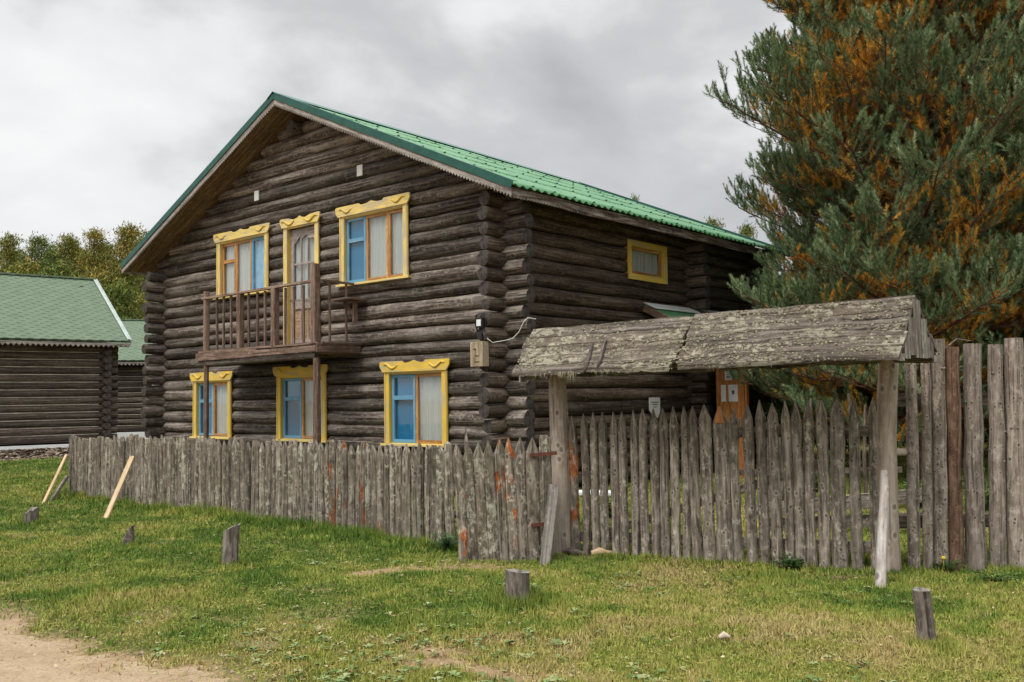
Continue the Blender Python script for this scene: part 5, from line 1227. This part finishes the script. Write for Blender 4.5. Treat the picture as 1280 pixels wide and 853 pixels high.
# leafy plants
def plant(p, h, spread, n, label, name='weed_plant', leaf=.03, col=(.05, .12), flower=None):
    V = []; R_ = []; tb = MB()
    for k in range(n):
        a = random.random()*6.3; tl = random.uniform(.1, .6)*spread; top = Vector((cos(a)*tl, sin(a)*tl, h*random.uniform(.5, 1))); tb.tube([(0, 0, -.02), tuple(top*.5+Vector((0, 0, h*.1))), tuple(top)], [.0035, .003, .002], 4, 0, 0, None)
        for q in range(int(9)):
            f = random.uniform(.25, 1); c = top*f; b = random.random()*6.3; d = Vector((cos(b), sin(b), random.uniform(-.3, .5))).normalized()*leaf*random.uniform(.6, 1.3); s_ = d.cross(Vector((0, 0, 1))).normalized()*leaf*.32
            V += [tuple(c), tuple(c+d*.5+s_), tuple(c+d), tuple(c+d*.5-s_)]; R_.append((random.uniform(*col), 0))
    root = empty(name, (p[0], p[1], float(hgt(p[0], p[1]))), 0, label=label, cat='plant')
    tb.build('stem', [STEMM], root); npmesh('foliage', V, 4, [LEAFM], R_, k=4, parent=root)
    if flower is not None:
        m = MB(); c = Vector(flower); 
        for k in range(10): a = k*2*pi/10; m.add([c, c+Vector((cos(a)*.018, sin(a)*.018-.004, .006)), c+Vector((cos(a+.5)*.02, sin(a+.5)*.02-.004, .006))], [(0, 1, 2)], [[(0, 0), (1, 0), (1, 1)]])
        m.tube([c-Vector((0, 0, .1)), c], [.003, .003], 5); m.tube([c, c+Vector((0, -.004, .012))], [.02, .012], 8, 0, 0, 0); m.build('flower', [FLOW], root)
    return root
LEAFM = Mat('plant_leaf'); LEAFM.base(LEAFM.ramp(LEAFM.rnd(0), [(0, (.02, .07, .02)), (.5, (.06, .15, .03)), (1, (.2, .26, .05))])); LEAFM = LEAFM.set(.55, 0, .3); STEMM = plain('plant_stem', (.08, .12, .04), .7); FLOW = plain('yellow_petal', (.75, .55, .03), .6, 0, .1)
plant(G(985, 710)-np.array([0, .1, 0]), .13, .30, 46, 'low bushy green plant at the foot of the picket panel under the canopy', leaf=.035, col=(.1, .6))
plant(G(767, 693)-np.array([0, .08, 0]), .13, .10, 16, 'small dark green plant beside the pale billet', leaf=.03, col=(0, .4))
plant(G(410, 650)-np.array([0, .12, 0]), .38, .22, 26, 'dark green weed growing up the left pickets', leaf=.04, col=(0, .4))
plant(G(165, 628)-np.array([0, .12, 0]), .30, .2, 18, 'weed growing at the left pickets near the thick pale prop', leaf=.04, col=(0, .5))
plant(G(345, 640)-np.array([0, .1, 0]), .28, .3, 22, 'grassy weed at the foot of the left fence, right of the upright stump', leaf=.04, col=(0, .5))
plant(G(560, 684)-np.array([0, .12, 0]), .22, .35, 30, 'tufted dark weed in the corner where the gate leaf meets the fence', leaf=.045, col=(0, .4))
plant(G(668, 752), .13, .16, 26, 'yellow green weed beside the short thick stump', leaf=.02, col=(.6, 1))
plant(G(1178, 713)-np.array([0, .1, 0]), .12, .25, 24, 'small weed with one yellow dandelion by the right palings', leaf=.03, col=(.2, .7), flower=(-.04, -.02, .13))
plant(G(1240, 728), .10, .3, 26, 'low yellowish weed in front of the tall palings', leaf=.03, col=(.5, 1))
for p_ in ((404, 741), (905, 799), (620, 701)): pass
p = G(905, 803); m = MB(); m.tube([(p[0]-.03, p[1], .03), (p[0], p[1], .045), (p[0]+.035, p[1]+.01, .03)], [.012, .024, .012], 8, .15); o = m.build('pale_stone', [plain('stone', (.5, .42, .32), .9)], None, loc=(p[0], p[1], 0)); tag(o, 'small pale stone in the grass left of the leaning cut post', 'stone')
# yard bushes glimpsed behind the pickets
for px, Y, h in ((1020, 15, .5), (1230, 12.5, .6), (1150, 13, .45), (760, 12.5, .4)):
    plant(at(px, 600, Y)*[1, 1, 0], h, .9, 60, {1020: 'low green bush in the yard behind the picket panel', 1230: 'green bush in the yard behind the tall palings', 1150: 'green bush behind the gap beside the right gate post', 760: 'low green plant in the yard near the bench'}[px], 'yard_bush', leaf=.07, col=(.5, 1))
